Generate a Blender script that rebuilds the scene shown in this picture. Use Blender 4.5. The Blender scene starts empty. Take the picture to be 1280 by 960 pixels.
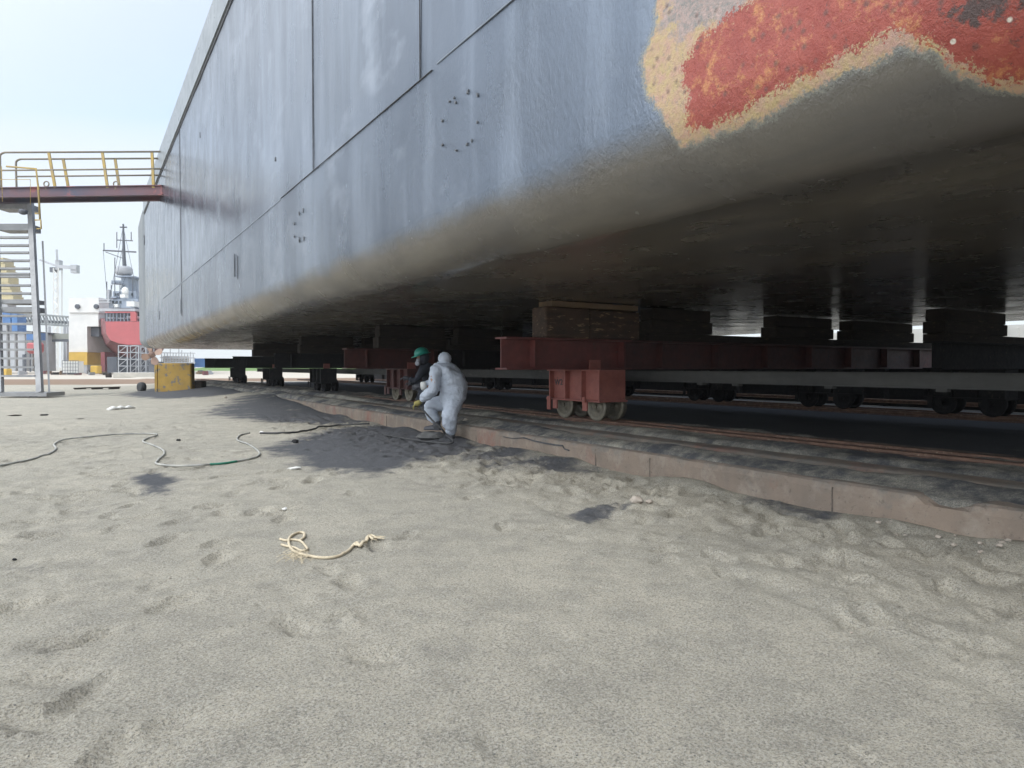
import bpy, bmesh, math, random
import numpy as np
from mathutils import Vector, Matrix
R = math.radians
S = bpy.context.scene
COL = S.collection
random.seed(7); RNG = np.random.default_rng(11)

# ------------------------------------------------------------------ camera, world, sun, exposure
TH = R(32.33); EYE = 1.1; FPX = 850.0; PITCH = math.atan(21/850)
cam_d = bpy.data.cameras.new('camera'); cam = bpy.data.objects.new('camera', cam_d); COL.objects.link(cam)
cam.location = (0, 0, EYE); cam.rotation_euler = (R(90)-PITCH, 0, -TH)
cam_d.sensor_width = 36; cam_d.lens = 36*FPX/1280; cam_d.clip_start = .05; cam_d.clip_end = 8000
S.camera = cam
S.render.engine = 'CYCLES'

SUN_EL, SUN_AZ = R(52), R(-105)      # azimuth measured from +Y towards +X
w = bpy.data.worlds.new('World'); S.world = w; w.use_nodes = True
nt = w.node_tree; nt.nodes.clear()
def wn(t, **k):
    n = nt.nodes.new(t)
    for a, b in k.items(): setattr(n, a, b)
    return n
sky = wn('ShaderNodeTexSky', sky_type='NISHITA', sun_disc=False, sun_elevation=SUN_EL, sun_rotation=SUN_AZ,
         air_density=1.0, dust_density=1.5, ozone_density=1.0)
geo = wn('ShaderNodeTexCoord')
sep = wn('ShaderNodeSeparateXYZ'); nt.links.new(geo.outputs['Generated'], sep.inputs[0])
mp = wn('ShaderNodeMapping'); mp.inputs['Scale'].default_value = (1.0, 1.0, 3.2); mp.inputs['Location'].default_value = (.35, .1, .15)
nt.links.new(geo.outputs['Generated'], mp.inputs[0])
nz = wn('ShaderNodeTexNoise'); nz.inputs['Scale'].default_value = 1.7; nz.inputs['Detail'].default_value = 3; nz.inputs['Roughness'].default_value = .4
nt.links.new(mp.outputs[0], nz.inputs['Vector'])
cr = wn('ShaderNodeMapRange'); cr.inputs['From Min'].default_value = .47; cr.inputs['From Max'].default_value = .72; cr.inputs['To Min'].default_value = .08
nt.links.new(nz.outputs['Fac'], cr.inputs['Value'])
hr = wn('ShaderNodeMapRange', interpolation_type='SMOOTHSTEP'); hr.inputs['From Min'].default_value = .24; hr.inputs['From Max'].default_value = .40
hr.inputs['To Min'].default_value = .9; hr.inputs['To Max'].default_value = 0
nt.links.new(sep.outputs['Z'], hr.inputs['Value'])
mx = wn('ShaderNodeMath', operation='MAXIMUM'); nt.links.new(cr.outputs[0], mx.inputs[0]); nt.links.new(hr.outputs[0], mx.inputs[1])
cl = wn('ShaderNodeMix', data_type='RGBA'); cl.inputs['B'].default_value = (6.2, 6.6, 7.0, 1)

sc = wn('ShaderNodeMix', data_type='RGBA', blend_type='MULTIPLY'); sc.inputs['Factor'].default_value = 1; sc.inputs['B'].default_value = (1.85, 2.1, 2.25, 1)
nt.links.new(sky.outputs[0], sc.inputs['A']); nt.links.new(sc.outputs['Result'], cl.inputs['A'])
# thin cloud brightened round the unseen sun, added to light hull and sand
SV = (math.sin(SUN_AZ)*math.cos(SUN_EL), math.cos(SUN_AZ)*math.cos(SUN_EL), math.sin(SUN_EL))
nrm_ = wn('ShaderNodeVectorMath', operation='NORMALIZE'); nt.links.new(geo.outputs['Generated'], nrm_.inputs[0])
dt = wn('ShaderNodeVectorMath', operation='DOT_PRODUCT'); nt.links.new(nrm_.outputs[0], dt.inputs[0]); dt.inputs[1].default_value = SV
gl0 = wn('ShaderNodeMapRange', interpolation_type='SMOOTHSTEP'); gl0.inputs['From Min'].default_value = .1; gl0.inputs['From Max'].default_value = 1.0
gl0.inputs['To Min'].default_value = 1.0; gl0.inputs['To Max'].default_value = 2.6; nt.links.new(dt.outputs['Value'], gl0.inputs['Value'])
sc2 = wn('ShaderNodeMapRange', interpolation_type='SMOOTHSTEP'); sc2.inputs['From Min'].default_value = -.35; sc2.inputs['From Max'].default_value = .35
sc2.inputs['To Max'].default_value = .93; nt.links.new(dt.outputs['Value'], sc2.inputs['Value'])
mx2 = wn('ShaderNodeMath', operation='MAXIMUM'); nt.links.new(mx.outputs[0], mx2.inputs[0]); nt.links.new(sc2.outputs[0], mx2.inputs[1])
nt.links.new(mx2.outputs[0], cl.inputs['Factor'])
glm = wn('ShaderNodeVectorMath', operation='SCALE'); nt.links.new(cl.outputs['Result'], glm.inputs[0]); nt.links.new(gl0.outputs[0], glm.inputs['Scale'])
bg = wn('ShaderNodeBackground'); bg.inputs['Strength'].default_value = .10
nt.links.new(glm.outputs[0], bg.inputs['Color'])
wo = wn('ShaderNodeOutputWorld'); nt.links.new(bg.outputs[0], wo.inputs['Surface'])

sd_ = bpy.data.lights.new('sun', 'SUN'); sd_.energy = .9; sd_.angle = R(14); sd_.color = (1, .96, .90)
sun = bpy.data.objects.new('sun', sd_); COL.objects.link(sun)
sdir = Vector((math.sin(SUN_AZ)*math.cos(SUN_EL), math.cos(SUN_AZ)*math.cos(SUN_EL), math.sin(SUN_EL)))
sun.rotation_euler = (-sdir).to_track_quat('-Z', 'Y').to_euler()
S.view_settings.view_transform = 'Standard'; S.view_settings.look = 'None'
S.view_settings.exposure = .60; S.view_settings.gamma = 1; S.view_settings.use_curve_mapping = False

# ------------------------------------------------------------------ measuring helpers
st, ct = math.sin(TH), math.cos(TH)
cp, sp = math.cos(PITCH), math.sin(PITCH)
RT = Vector((ct, -st, 0)); FW = Vector((st, ct, 0)); UP = Vector((0, 0, 1)); CAM = Vector((0, 0, EYE))
FWD = FW*cp - UP*sp; UPC = UP*cp + FW*sp
def ray(x, y): return FWD + RT*((x-640)/FPX) + UPC*((480-y)/FPX)
def Z(x, y, d): return CAM + ray(x, y)*d
def G(x, y, z=0.0):
    r = ray(x, y); return CAM + r*((z-EYE)/r.z)
def L(x, y, D):
    r = ray(x, y); return CAM + r*(D/r.x)

# ------------------------------------------------------------------ numpy noise
_T = RNG.random((256, 256))
def vnoise(x, y):
    xi = np.floor(x).astype(int); yi = np.floor(y).astype(int); fx = x-xi; fy = y-yi
    fx = fx*fx*(3-2*fx); fy = fy*fy*(3-2*fy)
    a = _T[xi & 255, yi & 255]; b = _T[(xi+1) & 255, yi & 255]; c = _T[xi & 255, (yi+1) & 255]; d = _T[(xi+1) & 255, (yi+1) & 255]
    return (a*(1-fx)+b*fx)*(1-fy)+(c*(1-fx)+d*fx)*fy
def fbm(x, y, o=4):
    s = 0; a = .5
    for i in range(o):
        s = s+a*vnoise(x+17.3*i, y+9.1*i); x = x*2.03; y = y*2.03; a *= .5
    return s
def sstep(a, b, x):
    t = np.clip((x-a)/(b-a), 0, 1); return t*t*(3-2*t)

# ------------------------------------------------------------------ materials
class NM:
    def __init__(s, name):
        s.m = bpy.data.materials.new(name); s.m.use_nodes = True; s.t = s.m.node_tree; s.b = s.t.nodes['Principled BSDF']
        s.tc = s.n('ShaderNodeTexCoord')
    def n(s, t, **k):
        n = s.t.nodes.new(t)
        for a, b in k.items(): setattr(n, a, b)
        return n
    def l(s, a, b): s.t.links.new(a, b)
    def noise(s, scale, detail=4, rough=.55, stretch=None, off=0, coord=None):
        n = s.n('ShaderNodeTexNoise'); n.inputs['Scale'].default_value = scale; n.inputs['Detail'].default_value = detail; n.inputs['Roughness'].default_value = rough
        m = s.n('ShaderNodeMapping'); m.inputs['Scale'].default_value = stretch or (1, 1, 1); m.inputs['Location'].default_value = (off, off*.7, off*.3)
        s.l(coord or s.tc.outputs['Object'], m.inputs[0]); s.l(m.outputs[0], n.inputs['Vector']); return n.outputs['Fac']
    def ramp(s, fac, lo, hi, a=0., b=1., smooth=False):
        r = s.n('ShaderNodeMapRange'); r.inputs['From Min'].default_value = lo; r.inputs['From Max'].default_value = hi
        r.inputs['To Min'].default_value = a; r.inputs['To Max'].default_value = b
        if smooth: r.interpolation_type = 'SMOOTHSTEP'
        s.l(fac, r.inputs['Value']); return r.outputs[0]
    def math(s, op, a, b=None):
        m = s.n('ShaderNodeMath', operation=op)
        for i, v in enumerate((a, b)):
            if v is None: continue
            if isinstance(v, (int, float)): m.inputs[i].default_value = v
            else: s.l(v, m.inputs[i])
        return m.outputs[0]
    def mix(s, fac, a, b, blend='MIX'):
        m = s.n('ShaderNodeMix', data_type='RGBA', blend_type=blend)
        for sock, v in (('Factor', fac), ('A', a), ('B', b)):
            if isinstance(v, (int, float)): m.inputs[sock].default_value = v
            elif isinstance(v, tuple): m.inputs[sock].default_value = (*v, 1)
            else: s.l(v, m.inputs[sock])
        return m.outputs['Result']
    def attr(s, name):
        a = s.n('ShaderNodeAttribute', attribute_name=name); return a.outputs['Fac']
    def bump(s, h, strength=.3, dist=.01, prev=None):
        b = s.n('ShaderNodeBump'); b.inputs['Strength'].default_value = strength; b.inputs['Distance'].default_value = dist
        s.l(h, b.inputs['Height'])
        if prev is not None: s.l(prev, b.inputs['Normal'])
        return b.outputs[0]
    def done(s, col=None, rough=None, metal=None, nor=None, spec=None, coat=None):
        for k, v in (('Base Color', col), ('Roughness', rough), ('Metallic', metal), ('Normal', nor), ('Specular IOR Level', spec), ('Coat Weight', coat)):
            if v is None: continue
            if isinstance(v, tuple): s.b.inputs[k].default_value = (*v, 1)
            elif isinstance(v, (int, float)): s.b.inputs[k].default_value = v
            else: s.l(v, s.b.inputs[k])
        return s.m
MAT = {}
def M(name, a, b=None, scale=6, rough=.6, metal=0, bs=.25, bscale=60, bd=.004, c=None, cthr=.6, stretch=None, spec=None):
    """two tone noise paint + optional third colour in spots, with bump"""
    if name in MAT: return MAT[name]
    k = NM(name)
    b = b or tuple(x*.75 for x in a)
    col = k.mix(k.ramp(k.noise(scale, 5, .6, stretch), .35, .65), a, b)
    if c: col = k.mix(k.ramp(k.noise(scale*2.3, 6, .65, stretch, 5), cthr, cthr+.06), col, c)
    nor = k.bump(k.noise(bscale, 4, .6), bs, bd)
    r = k.ramp(k.noise(scale*3, 3, .5, None, 9), .3, .7, rough-.08, rough+.08)
    MAT[name] = k.done(col, r, metal, nor, spec); return MAT[name]

def sand_material():
    k = NM('sand')
    big = k.noise(.55, 4, .55); mid = k.noise(5, 5, .6, None, 3); fine = k.noise(95, 3, .75, None, 1); grit = k.noise(260, 2, .8, None, 2)
    col = k.mix(k.ramp(big, .35, .65), (.56, .505, .40), (.45, .41, .33))
    col = k.mix(k.ramp(mid, .42, .66, 0, .5), col, (.235, .22, .185))
    col = k.mix(k.ramp(k.noise(62, 3, .8, None, 71), .45, .57, 0, .42), col, (.26, .245, .21))
    col = k.mix(k.ramp(fine, .46, .58, 0, .5), col, (.60, .57, .50))
    col = k.mix(k.ramp(k.noise(120, 2, .8, None, 33), .52, .60, 0, .6), col, (.13, .125, .11))
    col = k.mix(k.ramp(grit, .58, .72, 0, .6), col, (.10, .10, .10))
    vor = k.n('ShaderNodeTexVoronoi'); vor.inputs['Scale'].default_value = 34; k.l(k.tc.outputs['Object'], vor.inputs['Vector'])
    pe = k.ramp(vor.outputs['Distance'], .10, .15, 1, 0)
    pick = k.ramp(k.noise(34, 1, .5, None, 8), .60, .64)
    col = k.mix(k.math('MULTIPLY', pe, pick), col, (.12, .12, .12))
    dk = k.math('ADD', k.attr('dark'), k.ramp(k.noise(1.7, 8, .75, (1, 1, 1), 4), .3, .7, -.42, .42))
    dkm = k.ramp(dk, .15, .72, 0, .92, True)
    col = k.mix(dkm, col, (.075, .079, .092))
    ea = k.math('ADD', k.attr('earth'), k.ramp(k.noise(.25, 6, .7, (1, 1, 1), 6), .3, .7, -.25, .25))
    col = k.mix(k.ramp(ea, .35, .65), col, (.24, .165, .115))
    pl = k.math('ADD', k.attr('pale'), k.ramp(k.noise(.2, 6, .7, (1, 1, 1), 7), .3, .7, -.25, .25))
    col = k.mix(k.ramp(pl, .35, .65), col, (.50, .45, .38))
    n1 = k.bump(k.noise(11, 8, .78, None, 55), .85, .05); n1 = k.bump(k.noise(24, 5, .7, None, 5), .7, .022, n1)
    n2 = k.bump(fine, .8, .008, n1)
    n3 = k.bump(k.noise(240, 2, .7, None, 12), .5, .003, n2)
    return k.done(col, .93, 0, n3, .25)

def hull_material():
    k = NM('hull_paint')
    P_ = k.tc.outputs['Object']
    # broad tonal sheets, streaks running down the plate, overspray bands
    sheet = k.noise(.35, 5, .6, (1, 1, .6)); streak = k.noise(1.6, 5, .6, (1, 1, .12), 2); patch = k.noise(1.1, 6, .62, (1, .6, 1), 4)
    col = k.mix(k.ramp(sheet, .35, .65), (.095, .115, .148), (.155, .18, .22))
    col = k.mix(k.ramp(streak, .45, .7, 0, .5), col, (.32, .36, .42))
    col = k.mix(k.ramp(patch, .55, .72, 0, .5), col, (.40, .43, .48))
    brush = k.noise(3.0, 4, .6, (1, .5, .5), 11)
    col = k.mix(k.ramp(brush, .58, .64, 0, .22), col, (.15, .17, .20))
    # underside: dark brown put into the colour for shade and reflected sand
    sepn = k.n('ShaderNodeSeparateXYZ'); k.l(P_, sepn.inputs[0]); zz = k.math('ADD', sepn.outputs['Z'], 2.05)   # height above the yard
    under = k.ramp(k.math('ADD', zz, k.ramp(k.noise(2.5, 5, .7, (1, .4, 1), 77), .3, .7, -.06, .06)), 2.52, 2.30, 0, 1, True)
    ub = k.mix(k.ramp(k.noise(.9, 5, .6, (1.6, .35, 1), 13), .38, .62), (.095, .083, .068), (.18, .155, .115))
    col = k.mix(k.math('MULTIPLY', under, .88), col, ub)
    # bare patch: cream edge, red primer, rust
    edge = k.noise(9, 7, .75, None, 3); edge2 = k.noise(60, 3, .8, None, 6)
    sdv = k.math('ADD', k.math('ADD', k.attr('sd'), k.ramp(edge, .3, .7, -.03, .03)), k.ramp(edge2, .25, .75, -.022, .022))
    rdv = k.math('ADD', k.math('ADD', k.attr('rd'), k.ramp(edge, .3, .7, -.02, .07)), k.ramp(edge2, .25, .75, -.04, .05))
    creamc = k.mix(k.ramp(k.noise(14, 6, .7, None, 9), .4, .65), (.42, .31, .15), (.42, .25, .19))
    creamc = k.mix(k.ramp(k.noise(45, 4, .8, None, 19), .55, .66, 0, .65), creamc, (.20, .165, .14))
    # far upper-left of the patch: bare grey weathered steel
    gl = k.math('ADD', k.attr('gy'), k.ramp(k.noise(8, 6, .7, None, 29), .3, .7, -.12, .12))
    greyc = k.mix(k.ramp(k.noise(38, 5, .8, None, 21), .4, .6), (.20, .19, .175), (.38, .27, .235))
    creamc = k.mix(k.ramp(gl, -.02, .04), creamc, greyc)
    redc = k.mix(k.ramp(k.noise(11, 6, .7, None, 15), .40, .68), (.27, .045, .03), (.33, .07, .045))
    redc = k.mix(k.ramp(k.noise(7, 7, .78, None, 25), .53, .63, 0, .95), redc, (.46, .19, .07))
    redc = k.mix(k.ramp(k.noise(26, 6, .8, None, 45), .62, .70, 0, .8), redc, (.48, .29, .16))
    dr = k.math('ADD', k.attr('dk'), k.ramp(k.noise(8, 6, .75, None, 31), .3, .7, -.15, .15))
    redc = k.mix(k.ramp(k.noise(30, 6, .8, None, 65), .60, .66, 0, .85), redc, (.07, .03, .025))
    redc = k.mix(k.ramp(dr, -.02, .05), redc, (.07, .04, .035))
    def spots(scale, lo, hi, off, pk):
        v = k.n('ShaderNodeTexVoronoi'); v.inputs['Scale'].default_value = scale
        m = k.n('ShaderNodeMapping'); m.inputs['Location'].default_value = (off, off, off); k.l(P_, m.inputs[0]); k.l(m.outputs[0], v.inputs['Vector'])
        cc = k.n('ShaderNodeSeparateXYZ'); k.l(v.outputs['Color'], cc.inputs[0])
        return k.math('MULTIPLY', k.ramp(v.outputs['Distance'], lo, hi, 1, 0), k.ramp(cc.outputs['X'], pk, pk+.01))
    col2 = k.mix(k.ramp(sdv, -.03, .012), col, (.20, .20, .17))
    col2 = k.mix(k.ramp(sdv, .0, .022), col2, creamc)
    col2 = k.mix(k.ramp(rdv, -.008, .008), col2, redc)
    inp = k.ramp(k.attr('sd'), .03, .06)
    col2 = k.mix(k.math('MULTIPLY', k.math('MULTIPLY', spots(16, .10, .30, 1, .70), inp), .6), col2, (.09, .05, .04))
    col2 = k.mix(k.math('MULTIPLY', k.math('MULTIPLY', spots(11, .09, .14, 4, .80), inp), .85), col2, (.62, .58, .48))
    # roughness: gloss on the paint, dull on the primer
    rgu = None
    rg = k.ramp(k.noise(2.2, 5, .6, (1, 1, .4), 14), .3, .7, .15, .30)
    rough = k.math('ADD', rg, k.ramp(sdv, -.02, .02, 0, .3))
    rough = k.math('MINIMUM', rough, .8)
    rough = k.math('ADD', rough, k.math('MULTIPLY', k.ramp(zz, 2.3, 2.1, 0, 1), .02))
    low = k.ramp(zz, 4.4, 3.2, .12, 1, True)
    b1 = k.bump(k.noise(1.3, 3, .5, (1, 1, .5), 17), .18, .03)
    b1b = k.bump(k.noise(3.5, 3, .5, (1, 1, .25), 27), .10, .012, b1)
    bn = k.n('ShaderNodeBump'); bn.inputs['Distance'].default_value = .022
    k.l(k.noise(26, 5, .75, (1, 1, .7), 18), bn.inputs['Height']); k.l(b1b, bn.inputs['Normal'])
    k.l(k.math('MULTIPLY', k.math('MULTIPLY', k.math('MULTIPLY', low, k.ramp(zz, 2.06, 2.35, .03, 1)), .95), k.ramp(k.noise(1.2, 4, .6, (1, .8, 1), 61), .3, .7, .35, 1)), bn.inputs['Strength'])
    b3 = k.bump(k.noise(120, 2, .6, None, 22), .05, .001, bn.outputs[0])
    b4 = k.n('ShaderNodeBump'); b4.inputs['Distance'].default_value = .006; k.l(k.noise(75, 4, .75, None, 52), b4.inputs['Height']); k.l(b3, b4.inputs['Normal'])
    k.l(k.ramp(sdv, 0, .03, 0, .55), b4.inputs['Strength'])
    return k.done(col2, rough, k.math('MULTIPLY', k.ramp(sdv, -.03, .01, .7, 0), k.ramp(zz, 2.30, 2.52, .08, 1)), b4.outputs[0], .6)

def concrete_material():
    k = NM('pinkish_concrete')
    col = k.mix(k.ramp(k.noise(1.3, 5, .6), .35, .65), (.29, .225, .175), (.21, .17, .138))
    col = k.mix(k.ramp(k.noise(4, 6, .7, None, 3), .5, .7, 0, .6), col, (.37, .32, .265))
    col = k.mix(k.ramp(k.noise(1.1, 5, .7, (1, 1, .6), 9.4), .54, .66, 0, .55), col, (.27, .105, .08))
    zs = k.n('ShaderNodeSeparateXYZ'); k.l(k.tc.outputs['Object'], zs.inputs[0])
    du = k.math('ADD', k.ramp(zs.outputs['Z'], .06, .26, -.15, .42), k.ramp(k.noise(2.6, 7, .75, None, 12), .3, .7, -.5, .5))
    col = k.mix(k.ramp(du, .2, .6, 0, .75), col, (.17, .165, .15))
    col = k.mix(k.ramp(k.noise(24, 5, .75, None, 5), .58, .66, 0, .65), col, (.12, .10, .085))
    col = k.mix(k.ramp(k.noise(3, 4, .6, (1, 1, .15), 7), .55, .72, 0, .4), col, (.20, .165, .14))
    n = k.bump(k.noise(14, 5, .7), .5, .02); n = k.bump(k.noise(90, 4, .7, None, 4), .5, .005, n)
    return k.done(col, .9, 0, n, .2)
SAND = sand_material(); HULL = hull_material(); CONC = concrete_material()
RUSTRAIL = M('rusty_rail', (.20, .115, .08), (.12, .07, .05), 9, .6, .3, c=(.30, .22, .16), bs=.3)
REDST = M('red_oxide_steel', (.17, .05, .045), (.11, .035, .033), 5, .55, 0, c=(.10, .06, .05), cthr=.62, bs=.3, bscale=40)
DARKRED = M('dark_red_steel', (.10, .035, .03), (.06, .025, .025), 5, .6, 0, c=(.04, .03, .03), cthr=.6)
PINKRED = M('faded_red_steel', (.33, .115, .09), (.25, .085, .07), 7, .6, 0, c=(.14, .07, .06), cthr=.62)
WHEELM = M('dusty_wheel_steel', (.25, .225, .17), (.17, .15, .12), 14, .6, .2, c=(.08, .07, .06), cthr=.62)
BLACKM = M('black_and_shaded_steel', (.03, .029, .03), (.02, .02, .022), 6, .85, 0, c=(.055, .048, .042), spec=.15)  # near black, also darkens wheels and trolleys for the shade under the barge
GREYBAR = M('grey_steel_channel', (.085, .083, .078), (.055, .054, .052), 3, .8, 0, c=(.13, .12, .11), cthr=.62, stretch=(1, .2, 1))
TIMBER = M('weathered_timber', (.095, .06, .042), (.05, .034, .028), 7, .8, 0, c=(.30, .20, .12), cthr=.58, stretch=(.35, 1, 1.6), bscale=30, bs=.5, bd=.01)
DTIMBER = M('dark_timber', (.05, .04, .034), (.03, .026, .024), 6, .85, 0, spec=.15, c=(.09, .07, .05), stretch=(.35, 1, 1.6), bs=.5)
PALEWOOD = M('pale_timber', (.24, .165, .10), (.16, .11, .075), 8, .8, stretch=(.3, 1, 1))
YELLOW = M('scuffed_yellow_paint', (.40, .25, .05), (.30, .19, .045), 2.2, .7, 0, c=(.15, .14, .13), cthr=.54, bscale=30, bs=.4)
YPIPE = M('yellow_rail_paint', (.45, .31, .08), (.33, .25, .12), 3, .6, 0, c=(.22, .19, .15))
BROWNPIPE = M('weathered_handrail', (.26, .22, .16), (.20, .18, .15), 3, .6)
GIRD = M('worn_gangway_girder', (.07, .085, .13), (.16, .08, .09), .6, .55, 0, c=(.28, .10, .10), cthr=.6)
GALV = M('galvanised_steel', (.30, .30, .30), (.23, .23, .235), 2, .5, .3, c=(.17, .16, .155), cthr=.64)
DARKLINE = M('dark_line_and_shade', (.06, .062, .068), (.085, .085, .09), 20, .7)  # dark seams, crack and lettering, and the strip painted as shadow
RUBBER = M('black_rubber', (.03, .03, .032), (.05, .05, .05), 12, .6)
HOSEG = M('dusty_hose', (.40, .39, .35), (.22, .22, .205), 5, .6)
HOSEGR = M('green_hose', (.02, .20, .12), (.03, .14, .10), 9, .5)
ROPE = M('straw_rope', (.60, .52, .38), (.46, .38, .26), 60, .9, bscale=150, bs=.8)
WHITEM = M('off_white_paint', (.72, .71, .68), (.62, .62, .60), .4, .6)
GREYM = M('ship_grey', (.30, .34, .40), (.24, .28, .34), .5, .55)
REDSHIP = M('red_ship_paint', (.44, .10, .105), (.36, .09, .095), .35, .5)
REDDARK = M('dull_red_bottom_paint', (.22, .05, .055), (.14, .045, .05), .3, .6)
BLUEM = M('blue_panel', (.06, .14, .32), (.08, .20, .42), .3, .5)
YFLAT = M('yellow_wall_paint', (.62, .40, .07), (.52, .33, .06), .5, .6)
DGREY = M('dark_grey_panel', (.07, .08, .10), (.10, .105, .12), .6, .6)
LGREY = M('light_grey_panel', (.42, .43, .45), (.34, .35, .37), .4, .6)
GLASSD = M('dark_window', (.03, .04, .05), (.05, .06, .07), 1, .15, bs=.02)
SUIT = M('pale_blue_grey_coverall', (.52, .56, .63), (.43, .47, .54), 6, .75, 0, c=(.30, .33, .38), cthr=.66, bscale=13, bs=.7, bd=.05)
DARKCL = M('dark_work_clothes', (.035, .04, .055), (.025, .028, .035), 7, .85, bscale=24, bs=.5, bd=.02)
SKIN = M('skin', (.38, .22, .15), (.32, .18, .12), 9, .5)
GREENHAT = M('green_hard_hat', (.02, .20, .15), (.03, .26, .20), 12, .35, c=(.30, .34, .32), cthr=.66)
YGLOVE = M('yellow_glove', (.32, .27, .07), (.20, .175, .07), 18, .8)
MASKM = M('grey_respirator', (.30, .30, .33), (.20, .20, .23), 20, .5)
SHOE = M('dark_boot', (.04, .04, .05), (.07, .07, .075), 15, .6)
WHITEC = M('white_cloth', (.75, .74, .70), (.62, .61, .58), 14, .85)
STONE = M('pale_rubble', (.42, .36, .30), (.33, .29, .25), 20, .9, bs=.6)
GRASS = M('green_grass', (.10, .19, .045), (.14, .22, .06), .12, .95, bscale=4, bs=.6, bd=.2)
SANDM2 = SAND

# ------------------------------------------------------------------ object helpers
def tag(o, label=None, cat=None, group=None, kind=None):
    if label: o['label'] = label
    if cat: o['category'] = cat
    if group: o['group'] = group
    if kind: o['kind'] = kind
    return o
def wloc(o):
    v = Vector((0, 0, 0))
    while o is not None: v += o.location; o = o.parent
    return v
def empty(name, loc, label, cat, group=None):
    o = bpy.data.objects.new(name, None); COL.objects.link(o); o.location = loc; o.empty_display_size = .2
    return tag(o, label, cat, group)
def link(name, me, mat, parent=None, smooth=False):
    o = bpy.data.objects.new(name, me); COL.objects.link(o)
    for m in (mat if isinstance(mat, (list, tuple)) else [mat]): me.materials.append(m)
    if parent is not None:
        me.transform(Matrix.Translation(-wloc(parent))); o.parent = parent
    if smooth: me.polygons.foreach_set('use_smooth', [True]*len(me.polygons))
    return o
def obj(name, bm, mat, parent=None, smooth=False, bevel=0):
    if bevel:
        bmesh.ops.bevel(bm, geom=[e for e in bm.edges], offset=bevel, segments=1, affect='EDGES', clamp_overlap=True)
    bmesh.ops.recalc_face_normals(bm, faces=bm.faces)
    me = bpy.data.meshes.new(name); bm.to_mesh(me); bm.free()
    o = link(name, me, mat, parent, smooth)
    return o
def top(name, bm, mat, label, cat, group=None, smooth=False, bevel=0):
    """a thing that is one mesh, origin at its base"""
    o = obj(name, bm, mat, None, smooth, bevel)
    n = len(o.data.vertices); co = np.empty(n*3); o.data.vertices.foreach_get('co', co); co = co.reshape(-1, 3)
    c = Vector((*((co.max(0)+co.min(0))/2)[:2], co.min(0)[2]))
    o.data.transform(Matrix.Translation(-c)); o.location = c
    return tag(o, label, cat, group)
def struct(name, bm, mat, smooth=False):
    return tag(obj(name, bm, mat, None, smooth), kind='structure')
def BM(): return bmesh.new()
def box(bm, c, s, rot=None):
    """box by centre and full size; rot = 3x3 or angle about Z"""
    m = rot if isinstance(rot, Matrix) else Matrix.Rotation(rot or 0, 3, 'Z')
    vs = [bm.verts.new(Vector(c)+m @ Vector((sx*s[0]/2, sy*s[1]/2, sz*s[2]/2))) for sx in (-1, 1) for sy in (-1, 1) for sz in (-1, 1)]
    for f in ((0, 1, 3, 2), (4, 6, 7, 5), (0, 4, 5, 1), (2, 3, 7, 6), (0, 2, 6, 4), (1, 5, 7, 3)): bm.faces.new([vs[i] for i in f])
    return vs
def bb(bm, x0, x1, y0, y1, z0, z1): return box(bm, ((x0+x1)/2, (y0+y1)/2, (z0+z1)/2), (x1-x0, y1-y0, z1-z0))
CAMR = Matrix((RT, FW, UP)).transposed()
def pbox(bm, x0, y0, x1, y1, d, t=1.0):
    """box whose near face is measured at pixels x0..x1, y0..y1 (y1 lower) at distance d, t metres deep"""
    a = Z(x0, y1, d); b = Z(x1, y0, d); c = (a+b)/2+FW*t/2
    return box(bm, c, (abs((b-a).dot(RT)), t, abs(b.z-a.z)), CAMR)
def bar(bm, a, b, w, h=None, upv=None):
    a = Vector(a); b = Vector(b); h = h or w; d = (b-a); Ln = d.length; d.normalize()
    u = Vector(upv) if upv else (UP if abs(d.z) < .95 else Vector((0, 1, 0)))
    s = d.cross(u).normalized(); u = s.cross(d).normalized()
    box(bm, (a+b)/2, (w, Ln, h), Matrix((s, d, u)).transposed())
def tube(bm, pts, r, n=8, cap=True):
    pts = [Vector(p) for p in pts]; rings = []
    rr = r if isinstance(r, (list, tuple)) else [r]*len(pts)
    prev = None
    for i, p in enumerate(pts):
        d = (pts[min(i+1, len(pts)-1)]-pts[max(i-1, 0)]).normalized()
        u = UP if abs(d.z) < .9 else Vector((1, 0, 0))
        if prev is not None: u = prev
        s = d.cross(u).normalized(); u = s.cross(d).normalized(); prev = u
        rings.append([bm.verts.new(p+(s*math.cos(2*math.pi*k/n)+u*math.sin(2*math.pi*k/n))*rr[i]) for k in range(n)])
    for i in range(len(rings)-1):
        for k in range(n): bm.faces.new((rings[i][k], rings[i][(k+1) % n], rings[i+1][(k+1) % n], rings[i+1][k]))
    if cap: bm.faces.new(rings[0][::-1]); bm.faces.new(rings[-1])
def lathe(bm, c, axis, prof, n=32):
    """prof: (offset along axis, radius)"""
    axis = Vector(axis).normalized(); u = UP if abs(axis.z) < .9 else Vector((1, 0, 0)); s = axis.cross(u).normalized(); u = s.cross(axis)
    rings = []
    for o_, r in prof:
        rings.append([bm.verts.new(Vector(c)+axis*o_+(s*math.cos(2*math.pi*k/n)+u*math.sin(2*math.pi*k/n))*r) for k in range(n)])
    for i in range(len(rings)-1):
        for k in range(n): bm.faces.new((rings[i][k], rings[i][(k+1) % n], rings[i+1][(k+1) % n], rings[i+1][k]))
    bm.faces.new(rings[0][::-1]); bm.faces.new(rings[-1])
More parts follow.
